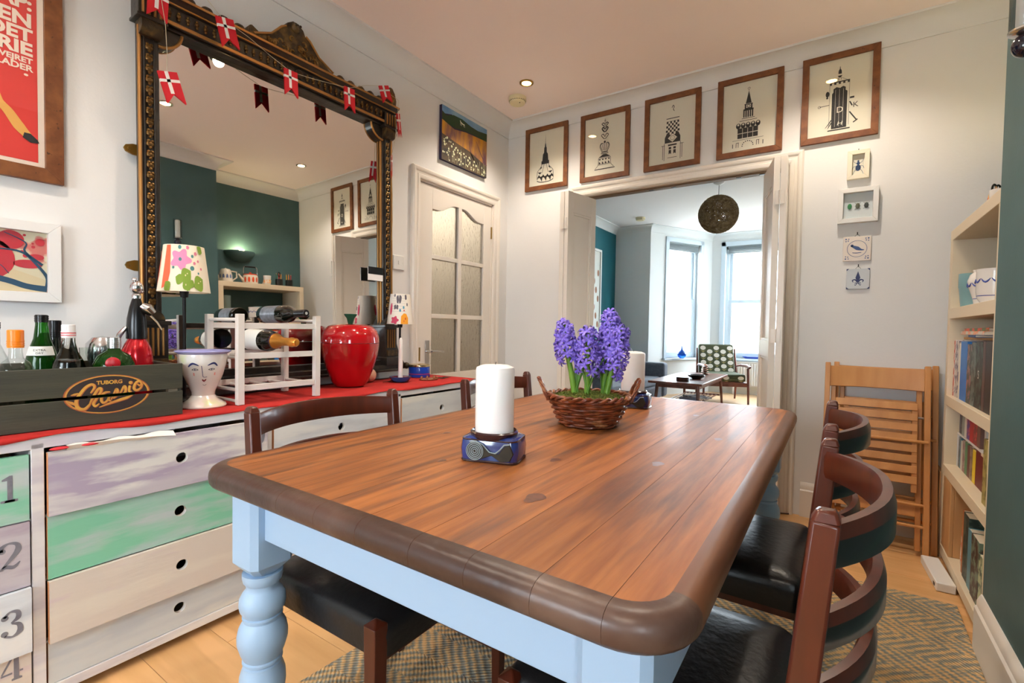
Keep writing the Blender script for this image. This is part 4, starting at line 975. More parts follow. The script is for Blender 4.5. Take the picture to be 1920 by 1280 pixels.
# landscape canvas above the glazed door
t = thing('canvas_painting', 'small unframed landscape canvas above the glazed door', 'painting', (XL+.002, (2.434+2.925)/2+.0, 2.172), pi/2)
w, h, th = .2475, .358, .022
b = B(); b.box(-w, w, -th, 0, 0, h); b.build('canvas', M_('dark canvas edge', (48,40,66), .8), t)
yy = -th-.0006
def col(n, c, c2=None, sc=12, st=(1,1,1)): return M_(n, c, .7, col2=c2, scale=sc, stretch=st)
L_ = []
b = B(); b.flat([(-w,h),(w,h),(w,.315),(.10,.29),(-.05,.30),(-.15,.325),(-w,.30)][::-1], yy); b.build('sky_paint', col('sky blue paint', (84,128,176), (132,164,188), 6), t)
b = B(); b.flat([(-w,.255),(-.12,.245),(0,.262),(.12,.268),(w,.262),(w,.325),(.14,.312),(.06,.315),(-.04,.332),(-.13,.328),(-.2,.300),(-w,.318)], yy-.0003); b.build('hill_paint', col('dark green hill paint', (24,62,34), (44,58,36), 8), t)
b = B(); b.flat([(-w,.02),(w,.02),(w,.268),(.12,.262),(0,.255),(-.12,.235),(-w,.262)], yy-.0006); b.build('field_paint', col('ochre and plum field paint', (196,140,36), (100,66,78), 9, (1.6,1,.5)), t)
b = B(); b.flat([(-w,0),(w,0),(w,.085),(.05,.135),(-.1,.15),(-w,.17)], yy-.0009); b.build('meadow_paint', col('dark meadow paint', (56,50,46), (86,70,50), 20), t)
b = B(); b.stroke([(.04,.21),(.06,.13),(.14,.06),(w,.03)], [.004,.01,.008,.006], yy-.0009); b.stroke([(.12,.23),(.18,.15),(w,.09)], [.004,.008,.008], yy-.0009); b.build('furrow_paint', col('plum furrow paint', (92,60,70)), t)
b = B(); random.seed(12)
for k in range(70):
    x = random.uniform(-w+.01, w-.01); z = random.uniform(.01, .14-.12*(x+w)/(2*w)+.03); b.disc(x, z, random.uniform(.003,.009), yy-.0013, 0, 7)
for k in range(20): x = random.uniform(-w+.01, w-.01); b.rect(x, x+.0015, .01, random.uniform(.05,.13), yy-.0012)
b.build('flower_paint', col('pale flower paint', (206,208,170)), t)
b = B(); b.stroke([(-.062,.318),(-.055,.306),(-.03,.300),(-.015,.302)], [.004,.009,.008,.006], yy-.001)
for x in (-.06,-.048,-.026,-.014): b.stroke([(x,.302),(x+.002,.284)], .003, yy-.001)
b.build('white_horse_paint', col('chalk white paint', (228,226,200)), t)
# light switch
t = thing('light_switch', 'white wall switch plate between the mirror and the glazed door', 'switch', (XL, 2.08, 1.400), pi/2)
b = B(); b.box(-.043,.043,-.010,0,0,.086); b.build('plate', whitep, t, bevel=.003)
b = B(); b.box(-.006,.006,-.014,-.010,.032,.054); b.lathe([(.003,0),(.003,.001)], 8, (0,0,0), 0, T(-.03,-.010,.043)@Matrix.Rotation(pi/2,4,'X')); b.lathe([(.003,0),(.003,.001)], 8, (0,0,0), 0, T(.03,-.010,.043)@Matrix.Rotation(pi/2,4,'X')); b.build('rocker', whitep, t)
# column of four little wall pieces
cf = M_('cream box frame', (224,214,192), .5); bl_ = M_('delft blue glaze', (70,92,140), .3)
def nail(x, z, zz):
    b = B(); b.box(-.002,.002,-.004,0,0,.014); return b
t, w, h = picture('framed_insect', 'small cream framed beetle with spread legs, top of the column beside the right doors', .020, .118, 1.893, 2.046, 'back', .022, .026, fmat=cf)
b = B(); c_, z_ = 0, .072
b.disc(c_, z_-.010, .012, Y1, 0, 14, .017); b.disc(c_, z_+.014, .008, Y1, 0, 12); b.disc(c_, z_+.026, .005, Y1)
for s in (-1,1):
    b.stroke([(c_,z_+.01),(c_+s*.018,z_+.022),(c_+s*.022,z_+.036)], .0018, Y1); b.stroke([(c_,z_),(c_+s*.020,z_-.002),(c_+s*.026,z_-.016)], .0018, Y1); b.stroke([(c_,z_-.01),(c_+s*.016,z_-.026),(c_+s*.024,z_-.046)], .0018, Y1)
b.build('beetle', M_('iridescent blue beetle', (62,84,120), .3, metal=.4), t); q = B(); q.box(-.002,.002,-.004,0,.153,.165); q.build('nail', darkm, t)
t, w, h = picture('framed_insect', 'wide white box frame holding three small beetles', -.016, .163, 1.657, 1.843, 'back', .024, .034, fmat=whitep, pmat=M_('pale blue mount', (208,216,216), .8))
for x, mcol in ((-.036,(60,130,80)),(.0,(90,90,70)),(.038,(70,74,70))):
    b = B(); b.sphere((x,-.010,.092), .010, 10, 8, 0, 1.6, 1, .4)
    if x > -.03:
        for s in (-1,1):
            for dz in (-.012,0,.012): b.stroke([(x,.092+dz*.6),(x+s*.014,.092+dz*1.5)], .0016, -.008)
    b.build('beetle', M_('beetle %d' % int(x*1000), mcol, .3), t)
def tile(lab, x0, x1, z0, z1, m):
    t = thing('ceramic_tile', lab, 'tile', ((x0+x1)/2, YB, z0)); w = (x1-x0)/2; h = z1-z0
    b = B(); b.box(-w, w, -.010, -.001, 0, h); b.build('tile_body', m, t, bevel=.002)
    b = B(); b.tube([(-.012,-.003,h),(0,-.004,h+.014),(.012,-.003,h)], .001, 5); b.box(-.002,.002,-.006,0,h+.010,h+.024); b.build('hanger', darkm, t); return t, w, h
t, w, h = tile('white square tile painted with a small blue bird in a circle', .014, .140, 1.452, 1.585, M_('cream glazed tile', (226,214,202), .2))
b = B(); y = -.0106; b.ring(0,.066,.044,.002,y); b.stroke([(-.026,.082),(-.016,.078),(.002,.068),(.018,.060),(.032,.058)], [.005,.012,.020,.009,.003], y); b.disc(-.022,.083,.007,y); b.stroke([(-.02,.045),(.0,.043),(.02,.045)], [.003,.004,.003], y)
for sx in (-1,1):
    for sz in (0,1):
        cx_, cz_ = sx*(w-.013), (h-.013 if sz else .013); q = -1 if sz else 1
        b.disc(cx_,cz_,.004,y,0,8); b.disc(cx_-sx*.012,cz_,.003,y,0,8); b.disc(cx_,cz_+q*.012,.003,y,0,8); b.disc(cx_-sx*.010,cz_+q*.010,.003,y,0,8)
b.build('bird_drawing', bl_, t)
t, w, h = tile('small pale grey tile with a dark blue lily motif, lowest of the column', .034, .138, 1.300, 1.410, M_('pale grey glazed tile', (196,200,204), .2))
b = B(); b.flat([(0,.032),(.011,.06),(.0,.096),(-.011,.06)], y)
for s in (-1,1): b.stroke([(s*.003,.036),(s*.012,.050),(s*.024,.046),(s*.020,.036)], [.004,.007,.005,.003], y); b.stroke([(s*.002,.032),(s*.010,.020),(s*.014,.024)], .003, y); b.flat([(s*(w-.012),0),(s*w,0),(s*w,.012)][::s], y); b.flat([(s*w,h),(s*(w-.012),h),(s*w,h-.012)][::s], y)
b.rect(-.014,.014,.030,.034,y); b.build('lily_drawing', M_('navy glaze', (34,44,92), .3), t)
# smoke alarm, ceiling spotlights
def alarm(loc, lab, r=.062):
    t = thing('smoke_alarm', lab, 'alarm', loc); pm_ = M_('ivory plastic', (222,210,170), .4)
    b = B(); b.lathe([(0,-.048),(r*.55,-.047),(r*.82,-.042),(r*.9,-.032),(r*.9,-.026),(r,-.022),(r,0)], 32); b.build('cover', pm_, t)
    b = B()
    for k in range(24): a = 2*pi*k/24; b.box(r*.90-.004,r*.90+.002,-.003,.003,-.031,-.027,0,Rz(a))
    b.build('vent_slot', darkm, t); b = B(); b.sphere((r*.5,-r*.3,-.046), .004, 8, 6); b.build('test_button', blackp, t); return t
alarm((-1.905, 2.865, CEIL), 'round ivory smoke alarm on the dining room ceiling by the corner')
alarm((-2.46, 7.03, FZ), 'round smoke alarm on the far room ceiling', .07)
bulb = M_('lit halogen lamp', (255,240,210), .3, emit=(255,222,170), es=26)
for k, (x, y) in enumerate(SPOTS):
    labs = ['recessed spotlight near the smoke alarm', 'recessed ceiling spotlight near the alcove, seen in the mirror', 'recessed ceiling spotlight over the left side of the table, seen brightest in the mirror', 'recessed ceiling spotlight over the table, reflected behind the low left flag', 'recessed ceiling spotlight behind the camera on the left', 'recessed ceiling spotlight behind the camera on the right']
    t = thing('ceiling_spotlight', labs[k], 'spotlight', (x, y, CEIL), 0, 'recessed ceiling spotlights')
    b = B(); b.lathe([(.030,-.001),(.030,-.006),(.036,-.009),(.045,-.006),(.046,0)], 28); b.build('bezel', brass if k == 0 else chrome, t)
    b = B(); b.lathe([(0,-.004),(.03,-.004)], 20); b.build('lamp_face', bulb, t)
    l = bpy.data.lights.new('spot_lamp', 'SPOT'); l.energy = 28 if k == 1 else 32; l.color = WARM; l.spot_size = radians(130); l.spot_blend = .7; l.shadow_soft_size = .03
    o = bpy.data.objects.new('spot_lamp', l); COL.objects.link(o); o.parent = t; o.location = (0,0,-.02)
# ------------------------------------------------------------------ wooden crate of bottles
crw = M_('dark olive stained crate wood', (66,64,50), .6, col2=(54,54,44), scale=5, stretch=(.6,6,6), bump=.1, bscale=30)
crd = M_('crate logo dark field', (48,38,36), .6); crg = M_('crate logo gold ink', (206,160,66), .6, col2=(190,128,60), scale=30); cro = M_('crate logo orange rim', (164,84,48), .6)
CZ = RT
ct = thing('bottle_crate', 'dark olive wooden slatted crate with gold oval beer logo, full of bottles', 'crate', (-1.795, .725, CZ), pi/2+radians(-1.5))
# local: x to the right (world y), right end at 0, front at y=0
CL = .50
for z0, z1, nm in ((.0,.077,'slat'),(.086,.168,'slat')):
    b = B(); b.box(-CL, 0, -.0, .011, z0, z1); b.build(nm, crw, ct, bevel=.0015)
    b = B(); b.box(-CL, 0, .309, .32, z0, z1); b.build(nm, crw, ct, bevel=.0015)
for x in (-CL, -.011):
    b = B(); b.box(x, x+.011, .011, .309, 0, .165); b.build('end_board', crw, ct, bevel=.0015)
b = B(); b.box(-CL+.011, -.011, .011, .309, .002, .012); b.build('base_board', crw, ct)
for x in (-CL+.011, -.036):
    for y in (.011,.284): b = B(); b.box(x, x+.025, y, y+.025, .012, .16); b.build('corner_post', M_('raw crate post', (150,132,110), .7) if 'crp' not in globals() else crp, ct)
def clip(poly, zlo, zhi):
    def cut(ps, z, keep):
        o = []
        for i in range(len(ps)):
            a, c = ps[i], ps[(i+1) % len(ps)]; ia, ic = keep(a[1]), keep(c[1])
            if ia: o.append(a)
            if ia != ic: t = (z-a[1])/(c[1]-a[1]); o.append((a[0]+t*(c[0]-a[0]), z))
        return o
    return cut(cut(poly, zlo, lambda v: v >= zlo), zhi, lambda v: v <= zhi)
ocx, ocz, orx, orz = -.195, .086, .100, .056
ell = [(ocx+orx*cos(2*pi*k/48), ocz+orz*sin(2*pi*k/48)) for k in range(48)]
for nm, m, yy, k1 in (('logo_rim', cro, -.0004, 1.03), ('logo_ring', crg, -.0007, 1.0), ('logo_field', crd, -.0010, .955)):
    b = B()
    for lo, hi in ((0,.077),(.086,.168)): b.flat(clip([(ocx+(x-ocx)*k1, ocz+(z-ocz)*k1) for x, z in ell], lo, hi), yy)
    b.build(nm, m, ct)
def clipmesh(src, name, m, parent):
    out = B()
    for f in src.f:
        ps = [(src.v[i][0], src.v[i][2]) for i in f]; yy = src.v[f[0]][1]
        for lo, hi in ((0,.077),(.086,.168)):
            q = clip(ps, lo, hi)
            if len(q) >= 3: out.flat(q, yy)
    return out.build(name, m, parent)
def script_strokes(dx, dz, y, wd):
    b = B()
    def Q(px, py): return (ocx+(px-800)/6500+dx, ocz+(440-(px-800)*.075-py)/5890+dz)
    def S(pts, ws): b.stroke([Q(*p) for p in pts], [w/6200*wd for w in ws], y, 0, 6)
    S([(520,420),(575,330),(570,285),(530,270),(450,320),(375,420),(320,520),(312,610),(350,680),(430,690),(500,620),(525,560)], [16,34,40,40,42,44,46,50,52,46,30,14])
    S([(235,455),(290,440),(345,420)], [8,34,14]); S([(165,545),(240,580),(310,620)], [6,44,22])
    S([(500,625),(555,490),(630,355),(675,340),(672,400),(610,510),(562,600),(590,645),(650,600)], [18,38,40,40,36,36,38,34,10])
    S([(815,400),(740,410),(690,465),(680,550),(715,590),(775,545),(805,450),(790,540),(830,560)], [12,34,38,38,34,28,34,34,12])
    S([(830,540),(880,420),(915,350),(932,400),(905,475),(862,520)], [12,28,36,40,34,14])
    S([(955,470),(1000,370),(1040,300),(1062,345),(1050,410),(1000,440)], [12,28,36,40,34,14])
    S([(1130,290),(1118,350),(1122,400),(1160,390)], [36,34,30,10]); b.disc(*Q(1142,235), .0047*wd, y, 0, 14)
    S([(1255,262),(1290,290),(1322,262),(1300,215),(1245,225),(1205,290),(1200,350),(1245,375),(1310,330),(1345,265)], [20,30,34,34,38,42,42,38,28,10])
    S([(645,668),(800,605),(980,540),(1085,505),(1175,462)], [6,32,46,44,6])
    return b
clipmesh(script_strokes(.0014,-.0012,-.0013,1.25), 'script_shadow', cro, ct)
clipmesh(script_strokes(0,0,-.0016,1.0), 'script_lettering', crg, ct)
b = B(); b.text('TUBORG', ocx+.002, ocz+.0305, .0150, -.0016, 0, 'CENTER', 1.02, .0006, 0, .0); clipmesh(b, 'name_lettering', crg, ct)
# ------------------------------------------------------------------ bottles
def liqm(n, c, c2=None): return M_(n, c, .05, trans=.9, ior=1.33)
gclear = M_('clear bottle glass', (240,245,242), .02, trans=1, ior=1.35); ggreen = M_('green bottle glass', (40,120,30), .04, trans=.85, ior=1.35)
gdark = M_('very dark bottle glass', (14,18,14), .06, spec=.6, coat=.5); labw = M_('white paper label', (224,222,214), .7)
BOT = 'bottles in the crate'
def bottle(label, y, x, prof, gmat, cap, liquid=None, paper_=None, extra=None, group=BOT, z=CZ+.013, seg=28):
    t = thing('bottle', label, 'bottle', (x, y, z), pi/2-.35, group)
    b = B(); b.lathe(prof, seg); b.build('glass_body', gmat, t)
    cz0, cz1, cr_, cm = cap
    b = B(); b.lathe([(cr_,cz0),(cr_,cz1-.002),(cr_-.002,cz1),(0,cz1)], 22)
    for k in range(3): b.lathe([(cr_+.0004,cz0+.004+k*.006),(cr_+.0010,cz0+.006+k*.006),(cr_+.0004,cz0+.008+k*.006)], 22)
    b.build('cap', cm, t)
    if liquid:
        lvl, lm_ = liquid; b = B(); b.lathe([(max(r-.0025,.001),max(zz,.003)) for r, zz in prof if zz < lvl]+[(max(0.002,[r for r, zz in prof if zz >= lvl][0]-.003),lvl),(0,lvl)], 24); b.build('liquid', lm_, t)
    if paper_:
        z0, z1, lr, pm_ = paper_; b = B(); vs = []; fs = []; n = 12
        for k in range(n+1):
            a = -pi/2-1.0+2.0*k/n
            for zz, rr2 in ((z0, lr[0]),(z1, lr[1])): vs.append((rr2*cos(a), rr2*sin(a), zz))
        for k in range(n): fs.append((2*k, 2*k+2, 2*k+3, 2*k+1))
        b.add(vs, fs); b.build('paper_label', pm_, t)
    if extra: extra(t)
    return t
capo = M_('orange foil cap', (236,128,24), .3); capw = M_('white metal cap', (226,222,220), .3); caps_ = M_('silver screw cap', (190,194,190), .25, metal=.9)
XBm = -1.945
wp = [(.0,.0),(.036,.0),(.038,.006),(.038,.16),(.034,.178),(.022,.20),(.015,.225),(.014,.29),(.015,.30)]
bottle('green vermouth bottle with black cap and pale dry label, tallest in the crate', .425, -1.99, [(r, z*1.03) for r, z in wp[:-4]]+[(.030,.200),(.019,.235),(.0145,.275),(.014,.300)], ggreen, (.283,.306,.0155,blackp), (.252, liqm('green wine', (60,130,40))), (.185,.212,(.0375,.030),labw),
    lambda t: B().text('EXTRA', 0, .198, .009, -.0375, 0, 'CENTER').text('DRY', 0, .189, .009, -.0385, 0, 'CENTER').build('label_lettering', ink, t))
bottle('clear square-shouldered bottle with bright orange cap at the left of the crate', .352, -1.90, [(0,0),(.036,0),(.038,.006),(.038,.150),(.030,.170),(.016,.183),(.014,.20),(.014,.245)], thin_glass('thin clear bottle', 1.3, (.90,.93,.92,1)), (.212,.262,.0175,capo))
bottle('clear bottle with black cap at the far left, partly out of frame', .325, -1.99, [(0,0),(.034,0),(.036,.006),(.036,.15),(.026,.185),(.013,.22),(.0125,.27)], bpy.data.materials['thin clear bottle'], (.262,.282,.0135,blackp))
bottle('dark slim bottle behind the brown liqueur, only its black neck showing', .470, -2.055, [(0,0),(.03,0),(.032,.005),(.032,.17),(.024,.20),(.0145,.225),(.0145,.28)], gdark, (.235,.290,.0155,blackp))
bottle('clear bottle of dark brown liqueur with white and red banded cap', .468, -1.915, [(0,0),(.040,0),(.042,.006),(.042,.135),(.036,.165),(.022,.195),(.0155,.225),(.0145,.26)], gclear, (.238,.278,.0165,capw), (.172, M_('dark brown liqueur', (40,20,14), .1, trans=.2)), None,
    lambda t: B().lathe([(.0170,.243),(.0172,.245),(.0170,.247)], 22).lathe([(.0170,.250),(.0172,.252),(.0170,.254)], 22).build('red_band', red, t))
def seal(t):
    b = B(); b.lathe([(.017,-.002),(.019,.0),(.015,.003),(0,.003)], 20, (0,0,0), 0, T(0,-.050,.160) @ Matrix.Rotation(pi/2,4,'X')); b.build('red_seal', M_('red wax seal', (168,20,30), .35), t)
bottle('squat green herbal liqueur bottle with silver cap and red seal', .575, -1.905, [(0,0),(.046,0),(.050,.006),(.055,.12),(.053,.155),(.042,.182),(.018,.198),(.014,.21),(.014,.225)], ggreen, (.205,.240,.0175,caps_), (.15, liqm('dark green liqueur', (20,70,20))), None, seal)
t = thing('drinking_glass', 'small glass tumbler between the bottles, rim just above the crate', 'glass', (-1.99,.538,CZ+.013)); b = B(); b.lathe([(0,0),(.022,0),(.027,.205),(.0255,.205),(.0205,.004),(0,.004)], 24); b.build('tumbler', gclear, t)
# chrome ball and soda siphon
t = thing('metal_pot', 'round polished chrome pot with dark check reflections beside the red siphon', 'pot', (-2.045,.585,CZ+.013)); b = B(); b.lathe([(0,0),(.025,0),(.03,.01),(.022,.13),(.034,.15),(.045,.185),(.042,.215),(.026,.235),(0,.240)], 28); b.build('pot_body', chrome, t)
t = thing('soda_siphon', 'red bodied soda siphon with black top and chrome head standing in the crate', 'siphon', (-1.985,.662,CZ+.013), pi/2)
redm = M_('metallic red lacquer', (196,14,30), .22, metal=.5, coat=.6)
b = B(); b.lathe([(0,0),(.045,0),(.0465,.01),(.047,.12),(.046,.155),(.043,.19),(.034,.215),(.027,.228),(.026,.236)], 36); b.build('red_body', redm, t)
b = B(); b.lathe([(.030,.232),(.030,.255),(.027,.30),(.020,.340),(.013,.365),(.011,.372)], 28); b.build('black_top', blackp, t)
b = B(); b.lathe([(.013,.368),(.014,.378),(.011,.384)], 20); b.sphere((0,0,.405), .0195, 14, 10, 0, 1.25); b.sphere((-.006,0,.432), .008, 8, 6); b.tube([(.010,0,.40),(.016,-.006,.39)], .006, 8)
b.tube([(-.03,.0,.27),(-.048,.0,.245),(-.055,0,.225)], [.006,.008,.007], 8); b.build('chrome_head', chrome, t)
b = B(); b.tube([(.010,-.012,.345),(.024,-.018,.335),(.040,-.02,.318)], [.012,.019,.013], 14); b.tube([(.032,-.02,.312),(.052,-.022,.288),(.066,-.022,.262)], [.004,.0035,.003], 8); b.build('lever', chrome, t)

# ------------------------------------------------------------------ face vase
t = thing('face_vase', 'white pottery vase painted with a face under a lilac rim', 'vase', (-1.905, .836, RT), 1.157)
pot = M_('hand painted white glaze', (228,220,210), .22, coat=.4, col2=(226,196,186), scale=9, lo=.45, hi=.7, col3=(206,214,150), scale3=11, lo3=.56, hi3=.7)
b = B(); b.lathe([(0,0),(.072,.0),(.074,.004),(.070,.012),(.048,.026),(.036,.042),(.037,.055),(.050,.085),(.062,.115),(.071,.150),(.0765,.180),(.075,.192)], 44); b.build('vase_body', pot, t)
b = B(); b.lathe([(.068,.19),(.076,.191),(.089,.200),(.087,.204),(.074,.200),(.066,.185),(.05,.14),(0,.12)], 44); b.build('lilac_rim', M_('lilac glaze', (142,140,190), .25, coat=.3), t)
def onv(pts, ws, name, m, off=.0012):
    # paint strokes wrapped on the vase surface; pts (s,z): s = arc length offset at the front
    pr = [(.037,.055),(.050,.085),(.062,.115),(.071,.150),(.0765,.180),(.075,.192),(.036,.04)]
    pr = sorted(pr, key=lambda q: q[1])
    def rad(z):
        for (r0,z0),(r1,z1) in zip(pr, pr[1:]):
            if z <= z1: return r0+(r1-r0)*max(0,(z-z0))/(z1-z0)
        return .06
    o = B()
    for P_, w in zip(pts, ws):
        f = B(); f.stroke(P_, w, 0, 0, 5)
        vs = [((rad(z)+off)*sin(x*1.22/.066), -(rad(z)+off)*cos(x*1.22/.066), z) for x, _, z in f.v]; o.add(vs, f.f)
    return o.build(name, m, t)
navy = M_('navy brush paint', (52,56,104), .3)
onv([[(-.036,.148),(-.024,.160),(-.010,.152)],[(.010,.153),(.024,.161),(.034,.150)]], [[.003,.007,.002],[.002,.007,.003]], 'eyebrows', navy)
onv([[(-.028,.138),(-.020,.142),(-.012,.138),(-.020,.136),(-.028,.138)],[(.012,.138),(.020,.142),(.028,.139),(.020,.136),(.012,.138)]], [.0016,.0016], 'eye_outlines', ink)
onv([[(-.021,.139),(-.019,.139)],[(.019,.139),(.021,.139)]], [.005,.005], 'pupils', navy)
onv([[(-.004,.152),(-.002,.128),(.0,.112),(.010,.112)]], [.0016], 'nose', navy)
onv([[(-.003,.103),(.002,.097),(.008,.104)]], [[.003,.006,.002]], 'mouth', M_('dark red lips', (120,20,30), .4))
onv([[(-.002,.084),(.004,.081),(.010,.085)],[(-.03,.112),(-.026,.118),(-.02,.112)]], [.0012,.0001], 'chin_line', ink)
onv([[(-.026,.122),(-.022,.122)],[(.028,.122),(.032,.122)]], [.011,.010], 'cheeks', M_('pink cheek paint', (222,150,140), .4))
# ------------------------------------------------------------------ white wine rack and two bottles
t = thing('wine_rack', 'white painted wooden wine rack with three tiers on the red runner', 'rack', (-1.835, .93, RT), pi/2)
wr = M_('white rack paint', (216,208,200), .5); W2 = .318; DP = .235; HT = .338
for x in (0, W2):
    for y in (0, DP):
        b = B(); b.box(x-.012, x+.012, y-.012, y+.012, 0, HT); b.build('post', wr, t, bevel=.0015)
for z in (.050,.170,.283):
    for y in (0, DP): b = B(); b.box(.012, W2-.012, y-.007, y+.007, z, z+.022); b.build('rail', wr, t, bevel=.001)
    for x in ((0,W2) if z > .2 else (0,.08,.16,.24,W2)):
        b = B(); zz = z+.004; b.tube([(x,.007,zz+(.03 if x in (0,W2) and z>.2 else 0)),(x,DP-.007,zz+(.03 if x in (0,W2) and z > .2 else 0))], .0065, 10); b.build('dowel', wr, t)
b = B(); b.tube([(0,.01,.012),(0,DP-.01,.012)], .006, 8); b.build('dowel', wr, t)
def lying(label, x, y, z, prof, mats, rz=0.0, pitch=0.0):
    t = thing('wine_bottle', label, 'bottle', (x, y, z), 0, 'bottles lying in the wine rack')
    t.rotation_euler = (Matrix.Rotation(rz,3,'Z') @ Matrix.Rotation(pi/2+pitch,3,'Y')).to_euler(); return t
RZ0 = RT
t = lying('dark wine bottle with silver label lying on the top tier of the rack', -2.095, 1.165, RZ0+.305+.037, None, None, .02, -.02)
b = B(); b.lathe([(0,0),(.035,0),(.037,.004),(.037,.17),(.033,.195),(.020,.22),(.0145,.24),(.0145,.30)], 28); b.build('glass_body', gdark, t)
b = B(); b.lathe([(.0152,.235),(.0155,.302),(.013,.305),(0,.305)], 20); b.build('capsule', M_('black foil capsule', (20,18,22), .25), t)
b = B(); b.lathe([(.0373,.03),(.0374,.135)], 28); b.build('paper_label', M_('silver grey wine label', (130,134,142), .35, col2=(88,90,98), scale=40), t)
b = B(); b.lathe([(.004,.3056),(.006,.3056)], 14); b.build('top_mark', labw, t)
t = lying('champagne bottle with gold foil neck lying on the middle tier of the rack', -2.09, 1.085, RZ0+.192+.045, None, None, .10, .02)
b = B(); b.lathe([(0,0),(.042,0),(.044,.004),(.044,.14),(.041,.17),(.030,.20),(.020,.225)], 28); b.build('glass_body', gdark, t)
b = B(); b.lathe([(.0325,.196),(.021,.225),(.0165,.25),(.016,.285),(.019,.288),(.019,.296),(.0175,.300),(.017,.315),(.012,.322),(0,.323)], 24); b.build('gold_foil', M_('gold foil', (214,150,66), .28, metal=.8, bump=.3, bscale=60), t)
b = B(); b.lathe([(.0330,.190),(.0328,.198)], 24); b.build('foil_edge', M_('purple foil edge', (70,40,60), .3), t)
b = B(); b.lathe([(.0443,.03),(.0444,.13)], 28); b.build('paper_label', labw, t)
# ------------------------------------------------------------------ giant red apple ice bucket
t = thing('apple_ice_bucket', 'big glossy red apple shaped ice bucket with green stem', 'ice bucket', (-1.995, 1.545, RT))
apr = M_('glossy red lacquer', (176,6,18), .12, coat=.8)
b = B(); pr = [(0,.008),(.03,.006),(.052,.0),(.072,.006),(.088,.03),(.112,.09),(.130,.15),(.137,.195),(.1385,.215)]
b.lathe(pr, 48); b.build('apple_body', apr, t)
b = B(); b.lathe([(.1385,.217),(.1365,.245),(.126,.275),(.105,.297),(.075,.307),(.045,.303),(.02,.292),(0,.288)], 48); b.build('apple_lid', apr, t)
b = B(); b.lathe([(.011,.286),(.012,.31),(.018,.335),(.030,.352),(.031,.357),(.024,.354),(.01,.345),(0,.344)], 20); b.build('stem_knob', M_('green lacquer stem', (10,92,66), .25), t)
# ------------------------------------------------------------------ lamps
def lamp(label, x, y, h0, h1, r0, r1, cream, deco, power):
    t = thing('table_lamp', label, 'lamp', (x, y, RT), power, 'black stick table lamps with patterned shades')
    b = B(); b.lathe([(0,0),(.045,0),(.045,.008),(.03,.014),(.008,.02),(.006,.03)], 28); b.lathe([(.006,.02),(.006,h0-.02),(.013,h0-.018),(.017,h0+.015),(0,h0+.015)], 16); b.build('base', darkm, t)
    sm_ = M_('printed lampshade linen %s' % cream[0], cream[1], .8, trans=0)
    b = B(); b.lathe([(r0,h0),(r1,h1)], 40); b.lathe([(r0-.002,h0),(r1-.002,h1)], 40); b.f = [f for f in b.f if len(f) == 4]; b.m = [0]*len(b.f); sh = b.build('shade', sm_, t)
    def onc(name, col_, polys):
        o = B()
        for poly in list(polys)+[[(-a-pi+2.7, v) for a, v in p][::-1] for p in polys if -2.9 < p[0][0] < -.7]:
            am = min(a for a, v in poly); aM = max(a for a, v in poly); st_ = .11; kk = 0
            while am+kk*st_ < aM:
                q = [(x, z) for z, x in clip([(v, a) for a, v in poly], am+kk*st_, am+(kk+1)*st_)]; kk += 1
                if len(q) < 3: continue
                vs = []
                for a, v in q:
                    v = max(.005, min(.995, v)); z = h0+(h1-h0)*v; r = r0+(r1-r0)*v+.0005+onc.k; vs.append((r*cos(a), r*sin(a), z))
                o.add(vs, [tuple(range(len(vs)))])
        onc.k += .0003
        return o.build(name, M_(name+cream[0], col_, .8), sh)
    onc.k = 0
    deco(onc); return t
def blob(a, v, ra, rv, n=14, wob=0, ph=0): return [(a+ra*cos(2*pi*k/n)*(1+wob*cos(5*2*pi*k/n+ph)), v+rv*sin(2*pi*k/n)*(1+wob*cos(5*2*pi*k/n+ph))) for k in range(n)]
def leaf_(a, v, da, dv, w): # pointed leaf from (a,v) along (da,dv)
    n = 6; o = []
    for s in (1,-1):
        rng = range(n+1) if s > 0 else range(n-1, 0, -1)
        for k in rng: u = k/n; o.append((a+da*u-s*dv*1.2*w*sin(pi*u), v+dv*u+s*da*w*.8*sin(pi*u)))
    return o
def deco1(onc):
    F = -pi/2-.25
    onc('orange_swirl', (232,104,70), [[(F-.95,.05),(F-.66,.12),(F-.58,.4),(F-.62,.75),(F-.66,.98),(F-.9,.98)], blob(F-1.6,.5,.3,.4)])
    onc('pink_flower', (226,140,176), [blob(F-.15,.68,.40,.20,40,.22,.5), blob(F+2.4,.5,.4,.22,40,.25)])
    onc('teal_dots', (80,130,130), [blob(F-.17,.68,.07,.04), blob(F-.2,.94,.08,.045), blob(F+.36,.76,.06,.035), blob(F+.33,.50,.09,.05), blob(F-.45,.50,.05,.03), blob(F+.60,.40,.04,.025)])
    onc('pink_dots', (214,120,140), [blob(F+.16,.94,.07,.04,20,.2), blob(F+.52,.82,.07,.04,20,.2), blob(F+.44,.61,.06,.035,20,.2), blob(F+.62,.66,.05,.03), blob(F+.75,.5,.05,.03)])
    onc('green_leaves', (126,152,54), [leaf_(F-.12,.22,.38,.22,.5), leaf_(F-.05,.2,-.28,.10,.5), leaf_(F+.20,.02,-.22,.24,.45), leaf_(F+.38,.08,.40,.20,.5), leaf_(F+.36,.1,-.20,.12,.5), leaf_(F-.55,0,-.2,.2,.5), [(F+.08,0),(F+.12,0),(F+.42,.16),(F+.38,.18)], leaf_(F+.62,.98,.3,-.12,.4)])
    onc('leaf_spots', (220,206,160), [blob(F+.05,.34,.025,.02), blob(F+.12,.38,.025,.015), blob(F+.06,.14,.02,.02), blob(F+.56,.19,.03,.015), blob(F+.66,.23,.03,.012)])
